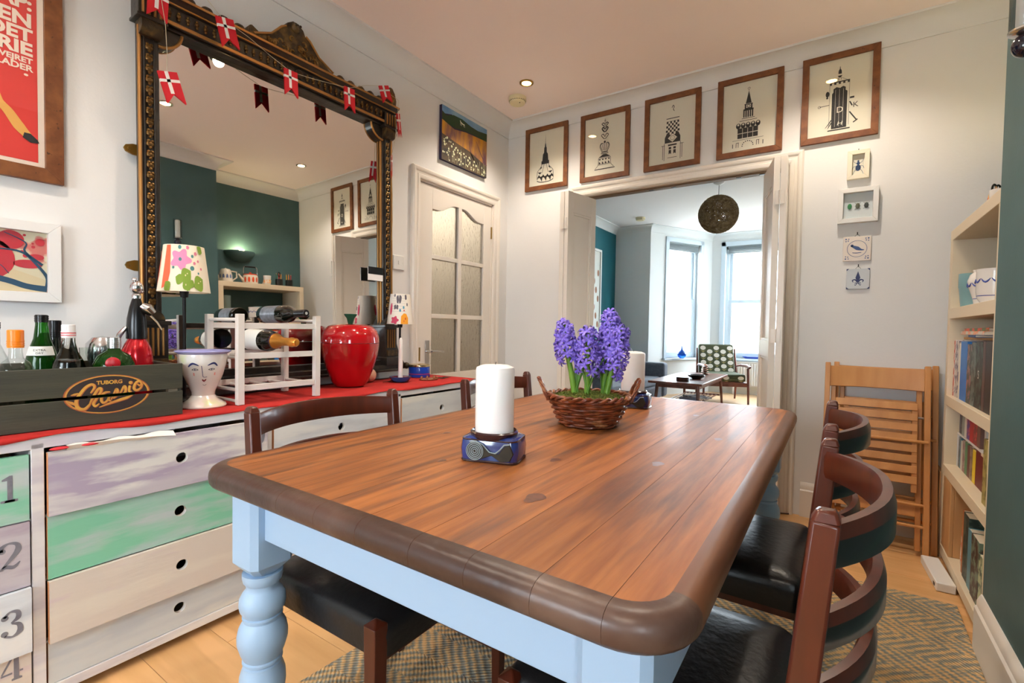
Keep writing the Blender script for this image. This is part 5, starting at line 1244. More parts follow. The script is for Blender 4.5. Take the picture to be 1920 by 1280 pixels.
def deco2(onc):
    F = -pi/2-.15
    onc('script_lines', (178,176,174), [[(F-.8,.42+k*.085),(F+.5,.42+k*.085),(F+.5,.427+k*.085),(F-.8,.427+k*.085)] for k in range(7)])
    onc('butterflies', (96,92,100), [leaf_(F-.12,.80,.26,.10,.5), leaf_(F-.12,.80,-.24,.10,.5), leaf_(F-.12,.8,.2,-.08,.5), leaf_(F-.12,.8,-.2,-.08,.5), leaf_(F-.35,.52,.2,.08,.5), leaf_(F-.35,.52,-.2,.08,.5), leaf_(F-.6,.92,.14,.05,.5), leaf_(F+.45,.95,.2,-.12,.5), leaf_(F+.6,.7,.1,-.1,.5)])
    onc('teal_dots', (84,144,170), [blob(F+.30,.55,.08,.05), blob(F-.0,.45,.08,.05)])
    onc('yellow_flower', (236,158,40), [[(F+.05,0),(F+.08,.26),(F+.30,.36),(F+.52,.34),(F+.66,.2),(F+.62,0)], blob(F+2.6,.3,.4,.3)])
    onc('pink_flower', (206,70,100), [blob(F-.42,.13,.28,.12,30,.2), blob(F-.82,.5,.12,.2)])
    onc('red_dots', (200,70,60), [blob(F+.33,.45,.05,.03), blob(F+.42,.18,.05,.04), blob(F+.3,.1,.03,.03)])
lamp('black stick lamp with large pink flower and green leaf shade behind the face vase', -2.070, .842, .417, .590, .086, .065, ('one', (236,222,198)), deco1, 1.435)
lamp('smaller black stick lamp with butterfly and yellow flower shade right of the red apple', -2.052, 1.925, .312, .480, .073, .054, ('two', (236,228,214)), deco2, .964)
# candle, dish, tin, ball, trivets
wax = M_('white candle wax', (240,238,234), .35, sss=.15)
t = thing('glass_dish', 'small blue glass candle dish with red centre on the runner', 'dish', (-1.965,1.850,RT))
b = B(); b.lathe([(0,0),(.040,0),(.048,.006),(.056,.02),(.059,.028),(.054,.026),(.044,.012),(0,.010)], 28); b.build('dish_body', M_('blue glass', (10,90,160), .06, trans=.35, coat=.5), t)
b = B(); b.lathe([(.012,.018),(.048,.024),(.048,.027),(.012,.022)], 24); b.build('red_ring', M_('dark red glass', (120,20,26), .1, coat=.4), t)
t = thing('taper_candle', 'tall thin white candle standing in the blue glass dish', 'candle', (-1.965,1.850,RT+.011)); b = B(); b.lathe([(.0125,0),(.0120,.14),(.0095,.215),(.005,.226),(0,.228)], 16); b.build('wax', wax, t)
b = B(); b.tube([(0,0,.226),(.001,0,.234)], .0007, 5); b.build('wick', ink, t)
t = thing('round_tin', 'round royal blue tin with shiny lid near the end of the sideboard', 'tin', (-2.075,2.105,RT))
b = B(); b.lathe([(0,0),(.062,0),(.063,.003),(.063,.064),(.062,.066)], 36); b.build('tin_body', M_('royal blue enamel', (24,66,176), .25, coat=.4), t)
b = B(); b.lathe([(.064,.062),(.0645,.070),(.063,.074),(.058,.072),(0,.071)], 36); b.build('lid', M_('champagne tin lid', (206,184,140), .2, metal=.9), t)
b = B(); b.lathe([(.0632,.018),(.0634,.0195),(.0632,.021)], 36); b.build('red_line', red, t)
t = thing('wooden_ball', 'pale wooden egg-shaped ball behind the red apple', 'ball', (-2.075,1.735,RT)); b = B(); b.sphere((0,0,.036), .033, 20, 14, 0, 1.1); b.build('ball_body', M_('pale turned wood', (214,170,140), .5), t)
tw = M_('brown leather and wood', (120,66,38), .45, col2=(150,96,58), scale=20)
t = thing('trivet', 'brown ornamental wooden trivet lying flat beside the blue tin', 'trivet', (-1.925,2.03,RT)); b = B(); b.lathe([(0,0),(.052,0),(.055,.003),(.052,.007),(.03,.008),(0,.006)], 20, (0,0,0), 0, None, .8, 1.15); b.build('trivet_plate', tw, t, bevel=.001)
b = B()
for k in range(7): b.sphere((.038*cos(k*.9), .052*sin(k*.9), .011), .007, 8, 6)
b.build('carved_knob', tw, t)
t = thing('spectacles', 'folded spectacles with pale case lying at the end of the red runner', 'glasses', (-1.90,2.125,RT)); b = B(); 
for s in (-1,1): b.tube([(.014*cos(a)+s*0.0, s*.024+.020*sin(a), .006) for a in [2*pi*k/16 for k in range(16)]], .0022, 6, True)
b.tube([(-.014,.045,.005),(.0,.052,.005),(.03,-.03,.008)], .002, 6); b.tube([(.012,-.045,.005),(.03,-.04,.005),(.02,.04,.009)], .002, 6); b.build('spectacle_frame', M_('tortoise frame', (60,34,22), .3), t)
t = thing('tea_light_scoop', 'small bronze spoon with pink ribbon next to the blue dish', 'spoon', (-1.99,1.80,RT)); b = B(); b.tube([(0,-.05,.003),(.006,-.01,.006),(.008,.02,.009)], [.002,.0025,.003], 6); b.sphere((.010,.034,.012), .016, 12, 8, 0, .3); b.build('spoon_body', M_('bronze spoon', (92,56,40), .35, metal=.7), t)

# ------------------------------------------------------------------ things on the dining table
TZ = .7603
cer = M_('cobalt ceramic glaze', (40,62,128), .16, coat=.7, col2=(28,36,84), scale=9, lo=.4, hi=.66, col3=(88,116,170), scale3=7, lo3=.6, hi3=.74)
crim = M_('iron brown glaze edge', (52,28,30), .2, coat=.5); crel = M_('olive bronze relief glaze', (58,50,36), .6, spec=.3, col2=(40,34,26), scale=30)
def holder(label, loc, rz, lab2):
    t = thing('candle_holder', label, 'candle holder', loc, rz, 'blue ceramic candle holders on the table')
    b = B(); poly = rrect(-.066,.066,-.047,.047,.018,3); k = len(poly); vs = []; Rr = [(.96,0),(1.0,.006),(1.03,.028),(1.0,.044),(.97,.050),(.80,.056)]
    for s, z in Rr: vs += [(x*s, y*s, z) for x, y in poly]
    fs = [tuple(reversed(range(k))), tuple((len(Rr)-1)*k+j for j in range(k))]
    for i in range(len(Rr)-1):
        for j in range(k): fs.append((i*k+j, i*k+(j+1)%k, (i+1)*k+(j+1)%k, (i+1)*k+j))
    b.add(vs, fs); b.build('ceramic_block', cer, t, angle=30)
    b = B(); b.lathe([(.050,.050),(.054,.056),(.055,.063),(.051,.066),(.048,.062),(.046,.056),(0,.056)], 36); b.build('cup_rim', crim, t)
    b = B(); b.lathe([(.001,0),(.967,0)], 3) if False else None
    pv = [(x*1.0, y*1.0) for x, y in poly]
    b.tube([(x*.972, y*.972, .0495) for x, y in poly], .0018, 6, True); b.tube([(x*.985, y*.985, .003) for x, y in poly], .003, 6, True); b.build('brown_edge', crim, t)
    b = B(); yf = -.0485
    dk = [(-.028+.021*cos(a), .026+.021*sin(a)) for a in [2*pi*i/28 for i in range(28)]]
    b.prism(dk, yf-.003, yf+.008)
    b.prism([(-.016,.008),(.010,.018),(.030,.006),(.052,.008),(.060,.024),(.052,.044),(.040,.040),(.026,.022),(.010,.024),(-.012,.040)], yf-.002, yf+.008)
    b.build('relief', crel, t, bevel=.0015)
    b = B()
    for r in (.004,.008,.012,.016,.0195): b.tube([(-.028+r*cos(a), yf-.0035, .026+r*sin(a)) for a in [2*pi*i/24 for i in range(24)]], .0011, 5, True)
    b.tube([(-.040,yf-.003,.046),(-.026,yf-.003,.048),(-.010,yf-.003,.042),(.006,yf-.003,.026),(.020,yf-.003,.024),(.030,yf-.003,.032),(.040,yf-.003,.044),(.052,yf-.003,.046)], .0015, 6)
    b.build('spiral_lines', M_('pale blue relief line', (134,146,150), .35), t)
    c = thing('pillar_candle', lab2, 'candle', (loc[0],loc[1],loc[2]+.0575), 0, 'white pillar candles on the table')
    b = B(); b.lathe([(0,0),(.0438,0),(.0442,.002),(.0442,.145),(.0425,.151),(.030,.156),(.012,.1575),(0,.157)], 48); b.build('wax', wax, c)
    b = B(); b.tube([(0,0,.156),(.001,.001,.163)], .0008, 6); b.build('wick', ink, c)
holder('blue glazed ceramic candle holder with spiral relief, nearer the camera', (-.645,.897,TZ), .30, 'thick white pillar candle in the nearer blue holder')
holder('matching blue ceramic candle holder behind the wicker basket', (-.652,1.822,TZ), .12, 'white pillar candle behind the hyacinths')
# basket
wk = M_('chestnut split willow', (132,66,34), .38, coat=.25, col2=(92,42,24), scale=40, lo=.4, hi=.65, col3=(178,120,74), scale3=30, lo3=.56, hi3=.72)
BX, BY = -.640, 1.392
bk = thing('wicker_basket', 'round chestnut wicker basket with twisted handles holding hyacinths', 'basket', (BX, BY, TZ), .55)
rb, rt_, hb_ = .080, .122, .088
ns = 16
def brad(z): return rb+(rt_-rb)*(z/hb_)**.8
rows_ = 11
for r in range(rows_):
    b = B(); z = .006+r*(hb_-.010)/(rows_-1); R0 = brad(z); n = ns*5; pts = []
    for k in range(n): a = 2*pi*k/n; pts.append(((R0+.0050*cos(ns*a/2*1.0+r*pi))*cos(a), (R0+.0050*cos(ns*a/2+r*pi))*sin(a), z+.0012*sin(ns*a/2+r)))
    b.tube(pts, .0047, 6, True); b.build('woven_strand', wk, bk)
b = B()
for k in range(ns): a = 2*pi*(k+.5)/ns; b.tube([(brad(z)*cos(a), brad(z)*sin(a), z) for z in (.002,.03,.06,hb_+.002)], .0022, 6)
b.build('stakes', M_('dark willow stake', (64,36,22), .5), bk)
b = B()
for ph in (0, pi):
    n = 150; b.tube([((rt_+.002+.005*cos(14*2*pi*k/n+ph))*cos(2*pi*k/n), (rt_+.002+.005*cos(14*2*pi*k/n+ph))*sin(2*pi*k/n), hb_+.003+.005*sin(14*2*pi*k/n+ph)) for k in range(n)], .0048, 6, True)
b.build('rim', wk, bk)
b = B(); b.lathe([(0,.004),(rb-.002,.004),(rb,.012),(brad(.05)-.004,.05),(rt_-.008,hb_-.004)], 36); b.build('liner', M_('dark plastic liner', (40,28,20), .7), bk)
for s in (-1, 1):
    b = B(); a0 = 0 if s > 0 else pi; a0 += 0.0
    dirx, diry = cos(a0), sin(a0); tx, ty = -diry, dirx
    for ph in (0, 2.1, 4.2):
        n = 46; pts = []
        for k in range(n+1):
            u = k/n; w = (u-.5)*2; base = Vector((dirx*(rt_+.004+.030*(1-w*w)), diry*(rt_+.004+.030*(1-w*w)), hb_-.01+.066*(1-w*w)))+Vector((tx,ty,0))*w*.030
            th = ph+u*16; base += Vector((dirx,diry,0))*.0038*cos(th)+Vector((tx,ty,.4))*.0038*sin(th); pts.append(base)
        b.tube(pts, .0035, 6)
    b.build('handle', wk, bk)
b = B(); random.seed(21)
vs = []; fs = []; nr, na = 9, 48
for i in range(nr+1):
    for k in range(na):
        r = (rt_-.008)*i/nr; a = 2*pi*k/na; vs.append((r*cos(a), r*sin(a), hb_-.006+.016*(1-(i/nr)**2)+random.uniform(-.003,.003)))
for i in range(nr):
    for k in range(na): fs.append((i*na+k, i*na+(k+1)%na, (i+1)*na+(k+1)%na, (i+1)*na+k))
b.add(vs, fs); mossm = M_('mixed green moss', (112,120,48), .95, col2=(62,74,28), scale=45, col3=(150,140,74), scale3=30, bump=.6, bscale=80); b.build('moss_bed', mossm, bk)
b = B()
for k in range(1500):
    r = (rt_-.006)*sqrt(random.random()); a = random.random()*2*pi; p = Vector((r*cos(a), r*sin(a), hb_-.004+.016*(1-(r/rt_)**2))); u = Vector((random.uniform(-1,1),random.uniform(-1,1),random.uniform(.1,1))).normalized()*random.uniform(.005,.011); v = u.orthogonal().normalized()*.0013
    b.add([p-v, p+v, p+u], [(0,1,2)])
mo = b.build('moss_tufts', M_('moss tufts', (124,132,54), .95, col2=(84,96,36), scale=60), bk); mo['kind'] = 'stuff'
# hyacinths
pet = M_('violet hyacinth petal', (112,88,200), .45, col2=(158,136,228), scale=90, sss=.1, lo=.42, hi=.62, col3=(66,44,156), scale3=70, lo3=.55, hi3=.68)
stemm = M_('fresh green stem', (118,160,52), .45, col2=(92,140,40), scale=20, sss=.1); leafm = M_('hyacinth leaf', (82,132,48), .4, col2=(110,156,66), scale=12, stretch=(1,1,.3))
def floret(seed):
    random.seed(seed); b = B()
    b.tube([(0,0,0),(0,0,.010)], [.0022,.0038], 6)
    for k in range(6):
        a = 2*pi*k/6+random.uniform(-.15,.15); L_ = random.uniform(.019,.023); cu = random.uniform(.8,1.25); pts = []; ws = [.0022,.0034,.0036,.0030,.0006]
        for i in range(5):
            u = i/4; r = .003+L_*sin(u*1.5*cu)/1.0*.75; z = .010+.007*sin(u*2.6*cu)-.007*u*u*cu; pts.append((r, z))
        vs = []
        for (r, z), w in zip(pts, ws):
            c_, s_ = cos(a), sin(a)
            vs += [(r*c_-w*s_, r*s_+w*c_, z-.0008), (r*c_, r*s_, z+.0004), (r*c_+w*s_, r*s_-w*c_, z-.0008)]
        b.add(vs, [(3*i+j, 3*i+j+1, 3*i+4+j, 3*i+3+j) for i in range(4) for j in range(2)])
    return b.mesh('floret', pet, 80)
flo = [floret(s) for s in (1,2,3,4)]
def hyacinth(label, off, spikes, leaves, seed):
    t = thing('hyacinth', label, 'flower', (BX+off[0], BY+off[1], TZ+hb_-.002), 0, 'violet hyacinths in the wicker basket')
    for (pts, h0, R_, nfl) in spikes:
        p = [Vector(q) for q in pts]
        b = B(); b.tube(p, [.0105]+[.0085]*(len(p)-2)+[.005], 12); st_ = b.build('stem', stemm, t)
        def at(u):
            f = u*(len(p)-1); i = min(int(f), len(p)-2); return p[i].lerp(p[i+1], f-i), (p[i+1]-p[i]).normalized()
        random.seed(seed)
        for k in range(nfl):
            u = h0+(1-h0)*(k+.5)/nfl; c0, d = at(u); a = k*2.39996+random.uniform(-.2,.2); e = (u-h0)/(1-h0)
            rr2 = R_*(1-.30*e**4)*(.88+.12*sin(pi*min(1,e*1.6))); s1 = d.orthogonal().normalized(); s2 = d.cross(s1)
            n = (s1*cos(a)+s2*sin(a)); up_ = .25+.9*max(0, e-.75)/.25 + random.uniform(-.35,.2)
            dirv = (n+d*up_).normalized(); pos = c0+n*(rr2-.017)+d*random.uniform(-.002,.002)
            o = bpy.data.objects.new('floret', flo[k % 4]); COL.objects.link(o); o.parent = t; o.location = pos
            q = dirv.to_track_quat('Z', 'Y'); o.rotation_mode = 'QUATERNION'; from mathutils import Quaternion as Q_
            o.rotation_quaternion = q @ Q_((0,0,1), random.random()*6); s_ = random.uniform(1.0,1.22); o.scale = (s_,s_,s_)
    for (a, lean, L_, w) in leaves:
        b = B(); vs = []; n = 10
        for i in range(n+1):
            u = i/n; r = .004+lean*u**1.6; z = L_*u; ww = w*(sin(pi*min(1,u*.62+.25)))*(1-.75*max(0,u-.72)/.28); ca, sa = cos(a), sin(a)
            for j in (-1,-.5,0,.5,1):
                cup = .006*j*j; vs.append(((r-cup*1.0)*ca - j*ww*sa, (r-cup)*sa + j*ww*ca, z))
        b.add(vs, [(5*i+j, 5*i+j+1, 5*i+6+j, 5*i+5+j) for i in range(n) for j in range(4)])
        o = b.build('leaf', leafm, t, angle=80); m_ = o.modifiers.new('s','SOLIDIFY'); m_.thickness = .0022
ux, uy = .831, .556    # direction across the picture
def cr2(u, v=0.0): return (u*ux - v*uy*0.6, u*uy + v*ux*0.6)
def sp(base, top, z): b0 = cr2(*base); t0 = cr2(*top); return [(b0[0],b0[1],-.012),(b0[0]*.6+t0[0]*.4,b0[1]*.6+t0[1]*.4,z*.35),(b0[0]*.15+t0[0]*.85,b0[1]*.15+t0[1]*.85,z*.7),(t0[0],t0[1],z)]
hyacinth('left hyacinth with a compact violet head leaning left', cr2(-.040), [(sp((0,0),(-.040,0),.225), .46, .037, 34)], [(3.2,.030,.115,.011),(.4,.032,.11,.011),(1.6,.012,.13,.010)], 3)
hyacinth('middle hyacinth with a lower drooping violet head', cr2(-.006,-.2*.1), [(sp((0,0),(-.002,-.006),.205), .34, .041, 36)], [(3.5,.028,.12,.012),(.6,.050,.125,.013)], 8)
hyacinth('right hyacinth with two tall violet heads, the highest flowers in the basket', cr2(.046,.01), [(sp((0,0),(.022,.02),.262), .40, .037, 42), (sp((.006,-.01),(.048,-.012),.212), .30, .040, 36)], [(.5,.02,.11,.012),(2.9,.015,.12,.011)], 5)
# ------------------------------------------------------------------ alcove bookcase and its contents
cream = M_('cream painted shelving', (222,206,178), .45)
SFX = .436; K = .957
su = thing('alcove_bookcase', 'cream open bookcase filling the alcove beside the teal chimney breast', 'bookcase', (SFX, 0, 0))
SD = XA-SFX-.004; SY0, SY1 = YC+.004, 3.075
for z0, z1, nm in ((1.500,1.547,'top_board'),(1.133,1.181,'shelf_board'),(.730,.776,'shelf_board'),(.405,.451,'shelf_board'),(.026,.070,'bottom_board')):
    b = B(); b.box(0, SD, SY0+.0, SY1, z0, z1); b.build(nm, cream, su, bevel=.0015)
for y in (SY0, SY1-.045):
    for z0, z1 in ((.0,.03),(.076,.366),(.412,.722),(.766,1.138),(1.188,1.507)):
        pass
    b = B(); b.box(0.0005, SD, y, y+.045, .0, 1.5) if False else b.box(.0005, SD, y, y+.045, 0, 1.500); b.build('side_panel', cream, su, bevel=.001)
SHT = {'top':1.5475,'a':1.1815,'b':.7765,'c':.4515,'d':.0705}
pages = M_('book pages', (220,208,184), .8)
BK = {}
def bookm(c, c2=None, st=(1,1,1), sc=25):
    k = (c, c2)
    if k not in BK: BK[k] = M_('book cover %d' % len(BK), c, .45, col2=c2, scale=sc, stretch=st, lo=.48, hi=.56)
    return BK[k]
def book(label, y0, y1, z, h, d, c, c2=None, grp='books in the alcove bookcase', xf=.477, lean=0.0, txt=None, tc=(230,225,210), ts=.03):
    y0 *= K; y1 *= K; xf *= K; w = y1-y0-.0012; t = thing('book', label, 'book', (xf, (y0+y1)/2, z+(.004 if lean else 0)), -pi/2, grp)
    if lean: t.rotation_euler = (Matrix.Rotation(-pi/2,3,'Z') @ Matrix.Rotation(lean,3,'Y')).to_euler()
    # local x = -world y ... front (-y local) faces world -x
    cm = bookm(c, c2); e = .0018
    b = B(); b.box(-w/2, w/2, 0, e, 0, h); b.box(-w/2, -w/2+e, e, d, 0, h); b.box(w/2-e, w/2, e, d, 0, h); b.build('cover', cm, t, bevel=.0008)
    b = B(); b.box(-w/2+e, w/2-e, e, d-.004, .003, h-.003); b.build('page_block', pages, t)
    if txt:
        b = B(); b.text(txt, 0, h*.45, ts, -.0006, 0, 'CENTER'); b.build('spine_lettering', M_('spine ink %s' % label[:12], tc, .6), t)
    return t
SB = [('thin book with red-orange spine at the far end of the third shelf',3.135,3.160,.255,(196,80,56),(226,206,190)),
 ('slim white paperback next to the red-orange spine',3.112,3.134,.26,(224,214,206),(120,110,130)),
 ('grey book with dark purple upper spine',3.042,3.110,.255,(200,192,184),(84,74,104)),
 ('cream book left of the bright blue book',3.006,3.040,.245,(222,212,196),None),
 ('bright blue book on the third shelf',2.873,3.003,.255,(44,120,198),None),
 ('dark green and pink mottled book right of the blue one',2.792,2.870,.245,(64,72,66),(150,110,110)),
 ('grey-green patterned book on the third shelf',2.716,2.790,.255,(96,110,104),(56,64,62)),
 ('wide black glossy book with a pale letter S on it',2.602,2.713,.258,(26,30,30),(60,84,76)),
 ('book with brown spine beside the large black book',2.560,2.600,.262,(82,60,58),None),
 ('large black hardback nearest the chimney breast on the third shelf',2.400,2.557,.262,(34,32,36),None)]
for k, (lab, y0, y1, h, c, c2) in enumerate(SB):
    book(lab, y0, y1, SHT['b'], h, .20, c, c2, txt='S' if 'letter S' in lab else None, ts=.045)
def flatbook(label, x, y, z, w, l, h, c, rz=0, c2=None, grp='books lying on top of the third shelf row'):
    t = thing('book', label, 'book', (x*K, y*K, z), rz, grp); cm = bookm(c, c2); e = .0016
    b = B(); b.box(-w/2,w/2,-l/2,l/2,0,e); b.box(-w/2,w/2,-l/2,l/2,h-e,h); b.box(-w/2,-w/2+e,-l/2,l/2,e,h-e); b.build('cover', cm, t, bevel=.0006)
    b = B(); b.box(-w/2+e,w/2-.003,-l/2+.003,l/2-.003,e,h-e); b.build('page_block', pages, t); return t
zt = SHT['b']+.2655
flatbook('tan magazine lying lowest on top of the upright books', .59, 2.72, zt, .21, .30, .008, (176,130,70), .12)
flatbook('blue edged magazine lying on the upright books', .585, 2.79, zt+.0085, .21, .29, .010, (60,96,150), -.10)
flatbook('orange and white book lying near the top of the pile', .575, 2.74, zt+.019, .21, .34, .014, (222,150,110), .03, (206,196,180))
flatbook('red and orange patterned book on top of the pile', .585, 2.76, zt+.0335, .20, .36, .012, (210,76,44), .02, (90,110,60))
# inner riser on the fourth shelf
rs = thing('shelf_riser', 'white low riser board holding the upper row of small books on the fourth shelf', 'riser', (.480, 0, SHT['c']))
b = B(); b.box(0,.22,2.66*K,3.155*K,.150,.157); b.build('riser_board', whitep, rs); b = B(); b.box(0,.22,2.636*K,2.648*K,0,.26); b.build('riser_side', whitep, rs); b = B(); b.box(0,.22,3.145*K+.004,3.155*K,0,.150); b.build('riser_side', whitep, rs)
b = B(); b.box(-.01,.22,2.525*K,2.636*K,.150,.160); b.build('riser_wing', cream, rs)
U = [((96,96,110),None,'grey paperback',.130),((66,58,64),(120,110,110),'dark paperback',.125),((150,160,156),None,'pale green-grey paperback',.128),((228,224,216),None,'white paperback',.122),((92,64,140),(200,80,120),'purple and magenta paperback',.135),((190,40,52),None,'red paperback',.132),((140,56,60),(206,80,80),'wide crimson paperback',.138),((122,88,80),None,'brown paperback',.130)]
ys = [3.14,3.115,3.085,3.03,2.985,2.925,2.86,2.79,2.735]
for k, (c, c2, n, h) in enumerate(U): book('%s in the small upper row of the fourth shelf' % n, ys[k+1], ys[k], SHT['c']+.1575, h*.84, .11, c, c2, 'small paperbacks on the riser', .505)
U = [((84,84,90),(120,130,140),'charcoal paperback',.150),((60,120,140),None,'teal paperback',.145),((204,200,190),None,'ivory paperback',.140),((150,110,110),(170,160,150),'dusty pink paperback',.150),((90,140,100),None,'green paperback',.152),((110,60,60),None,'maroon paperback',.146),((150,130,110),(110,90,84),'taupe hardback',.150),((232,204,40),None,'bright yellow book',.145)]
ys = [3.14,3.11,3.09,3.05,3.00,2.95,2.905,2.85,2.80]
for k, (c, c2, n, h) in enumerate(U): book('%s in the lower row of the fourth shelf' % n, ys[k+1], ys[k], SHT['c'], h*.93, .15, c, c2, 'books in the lower row of the fourth shelf', .505 if k else .505)
book('thick dark red hardback on the fourth shelf', 2.655, 2.795, SHT['c'], .146, .16, (104,22,30), None, xf=.505)
book('tall olive and yellow book leaning by the breast on the fourth shelf', 2.455, 2.515, SHT['c'], .235, .19, (170,156,90), (120,110,60), xf=.475)
book('tall black book right of the olive one', 2.40, 2.452, SHT['c'], .235, .19, (40,36,38), (90,60,50), xf=.475)
for k in range(3):
    t = thing('paper_stack', ('lowest','middle','top')[k]+' bundle of white papers on the riser wing of the fourth shelf', 'papers', (.545+.006*k, 2.455-.004*k, SHT['c']+.1605+.0125*k), .08*k); b = B(); b.box(-.07,.07,-.045,.045,0,.011); b.build('paper_bundle', pages, t)
# bottom shelf
book('thin white book with red foot leaning in the bottom shelf', 2.905, 2.925, SHT['d'], .20, .16, (222,214,204), (196,60,60), xf=.49, lean=.14)
book('tall orange-brown book in the bottom shelf', 2.80, 2.84, SHT['d'], .262, .20, (176,108,60), None, xf=.48)
book('dark green photographic book in the bottom shelf', 2.700, 2.798, SHT['d'], .265, .22, (30,52,50), (70,90,80), xf=.477)
book('teal book in the bottom shelf', 2.625, 2.697, SHT['d'], .230, .20, (84,140,156), None, xf=.475)
book('dark brown book with patterned spine in the bottom shelf', 2.50, 2.622, SHT['d'], .235, .20, (60,44,42), (110,130,110), xf=.472)
book('pale green book at the breast end of the bottom shelf', 2.43, 2.497, SHT['d'], .20, .18, (180,190,150), (60,90,80), xf=.472)
# wooden box / board in the lowest bay
bw = M_('light beech wood', (208,162,112), .4, col2=(192,144,94), scale=4, stretch=(6,6,.8), lo=.3, hi=.7)
t = thing('wooden_box', 'plain beech wood box pushed into the bottom of the bookcase behind the folding chairs', 'box', (.440, 2.935, SHT['d']))
b = B(); b.box(0,.015,-.075,.09,0,.325); b.box(.015,.30,-.075,-.06,0,.325); b.box(.015,.30,.075,.09,0,.325); b.box(.015,.3,-.06,.075,.31,.325); b.build('box_panels', bw, t, bevel=.002)
t = thing('wooden_board', 'narrow beech board standing between the folding chairs and the bookcase', 'board', (.4405, 3.155, 0))
b = B(); b.box(-.008,.008,-.075,.075,.002,.40); b.build('board_panel', bw, t, bevel=.002)
t = thing('power_adapter', 'white flat plastic box lying on the floor in front of the bookcase', 'box', (.395, 2.77, .0), 0.06)
b = B(); b.box(-.032,.032,-.145,.145,.001,.038); b.build('plastic_case', whitep, t, bevel=.004)
b = B(); b.box(-.0335,-.032,-.12,-.10,.012,.024); b.build('port', darkm, t)
# crockery on the second shelf
tealg = M_('matt teal ceramic', (126,166,170), .35); wpor = M_('white porcelain', (226,222,216), .18, coat=.5); blued = M_('cobalt garland paint', (56,76,150), .3)
def cup(name, label, cat, x, y, z, prof, m, grp=None, deco=None):
    t = thing(name, label, cat, (x*K, y*K, z), -pi/2, grp); b = B(); b.lathe(prof, 32); b.build(name+'_body', m, t)
    if deco: deco(t)
    return t
def tum(r0, r1, h): return [(0,0),(r0,0),(r0+.002,.003),(r1,h),(r1-.003,h),(r0-.002,.006),(0,.006)]
cup('tumbler', 'teal tumbler stack at the far end of the crockery shelf', 'tumbler', .515, 3.06, SHT['a'], [(0,0),(.036,0),(.044,.085),(.046,.09),(.046,.150),(.043,.150),(.036,.02),(0,.01)], tealg)
cup('tumbler', 'teal tumbler behind the garland vases', 'tumbler', .60, 2.78, SHT['a'], tum(.042,.050,.145), tealg)
cup('tumbler', 'teal cup in the middle of the crockery shelf', 'tumbler', .62, 3.07, SHT['a'], tum(.040,.046,.09), tealg)
def garland(rfun):
    def f(t):
        b = B(); 
        for k in range(7):
            a0 = -pi/2-1.8+.6*k; pts = []
            for i in range(7): u = i/6; a = a0+.55*u; z = .095-.014*sin(pi*u); r = rfun(z)+.0006; pts.append((r*cos(a), r*sin(a), z))
            b.tube(pts, [.0010,.0024,.0034,.0038,.0034,.0024,.0010], 5)
        b.build('blue_garland', blued, t)
        b = B(); b.lathe([(rfun(.03)+.0003,.028),(rfun(.03)+.0009,.0295),(rfun(.03)+.0003,.031)], 32); b.build('blue_band', blued, t)
    return f
def itp(prof):
    def g(z):
        for (r0,z0),(r1,z1) in zip(prof, prof[1:]):
            if z0 <= z <= z1 and z1 > z0: return r0+(r1-r0)*(z-z0)/(z1-z0)
        return prof[-1][0]
    return g
vp = [(.030,.004),(.034,.03),(.050,.085),(.052,.105),(.044,.130),(.034,.140),(.036,.150)]
cup('porcelain_vase', 'white bulbous vase with blue garland behind the small bowl', 'vase', .525, 2.895, SHT['a'], [(0,0),(.030,0)]+vp+[(.033,.150),(.03,.13),(0,.02)], wpor, None, garland(itp(vp)))
vb = [(.040,.004),(.050,.02),(.054,.045),(.054,.12),(.056,.132)]
cup('porcelain_bowl', 'white straight-sided pot with blue garlands nearest the chimney breast', 'pot', .520, 2.690, SHT['a'], [(0,0),(.040,0)]+vb+[(.053,.132),(.050,.02),(0,.015)], wpor, None, garland(itp(vb)))
def plates(label, x, y, n, r, m, grp):
    for k in range(n):
        t = thing('plate', label, 'plate', (x, y, SHT['a']+.011*k), 0, grp); b = B(); b.lathe([(0,.0),(r*.55,.0),(r*.62,.004),(r,.016),(r-.002,.018),(r*.6,.007),(0,.005)], 32); b.build('plate_body', m, t)
plates('pale grey plate in the neat stack on the crockery shelf', .655, 2.65, 8, .085, M_('pale grey glaze', (186,192,186), .25), 'stacked pale grey plates')
plates('teal plate in the stack near the middle of the crockery shelf', .690, 2.82, 6, .075, tealg, 'stacked teal plates')
cup('storage_jar', 'tall pale teal cylinder jar at the breast end of the crockery shelf', 'jar', .66, 2.475, SHT['a'], tum(.038,.040,.245), M_('pale teal glass jar', (160,190,190), .1, coat=.4))
cup('tea_cup', 'small pink and white cup on the crockery shelf', 'cup', .735, 3.10, SHT['a'], tum(.024,.036,.07), M_('pink glaze', (224,206,204), .25))
# coffee pot, kettle and pen pots on the top board
def petals(n, r, z0, z1, w, m, seg=6):
    def f(t):
        b = B()
        for k in range(n):
            a = 2*pi*k/n; vs = []
            for i in range(12):
                th = 2*pi*i/12; aa = a+w*cos(th)/r; zz = (z0+z1)/2+(z1-z0)/2*sin(th); vs.append(((r+.0012)*cos(aa), (r+.0012)*sin(aa), zz))
            b.add(vs, [tuple(range(12))])
        b.build('leaf_pattern', m, t)
    return f
t = thing('coffee_pot', 'white enamel coffee pot with blue leaf pattern on the bookcase top, seen in the mirror', 'coffee pot', (.62, 2.36, SHT['top']), pi/2+.2)
enam = M_('cream enamel', (226,216,200), .2, coat=.5)
b = B(); b.lathe([(0,0),(.063,0),(.066,.004),(.058,.08),(.046,.128),(.038,.136),(.012,.142),(0,.15)], 32); b.build('pot_body', enam, t)
b = B(); b.tube([(-.05,0,.03),(-.078,0,.08),(-.098,0,.148)], [.016,.012,.007], 10); b.build('spout', enam, t)
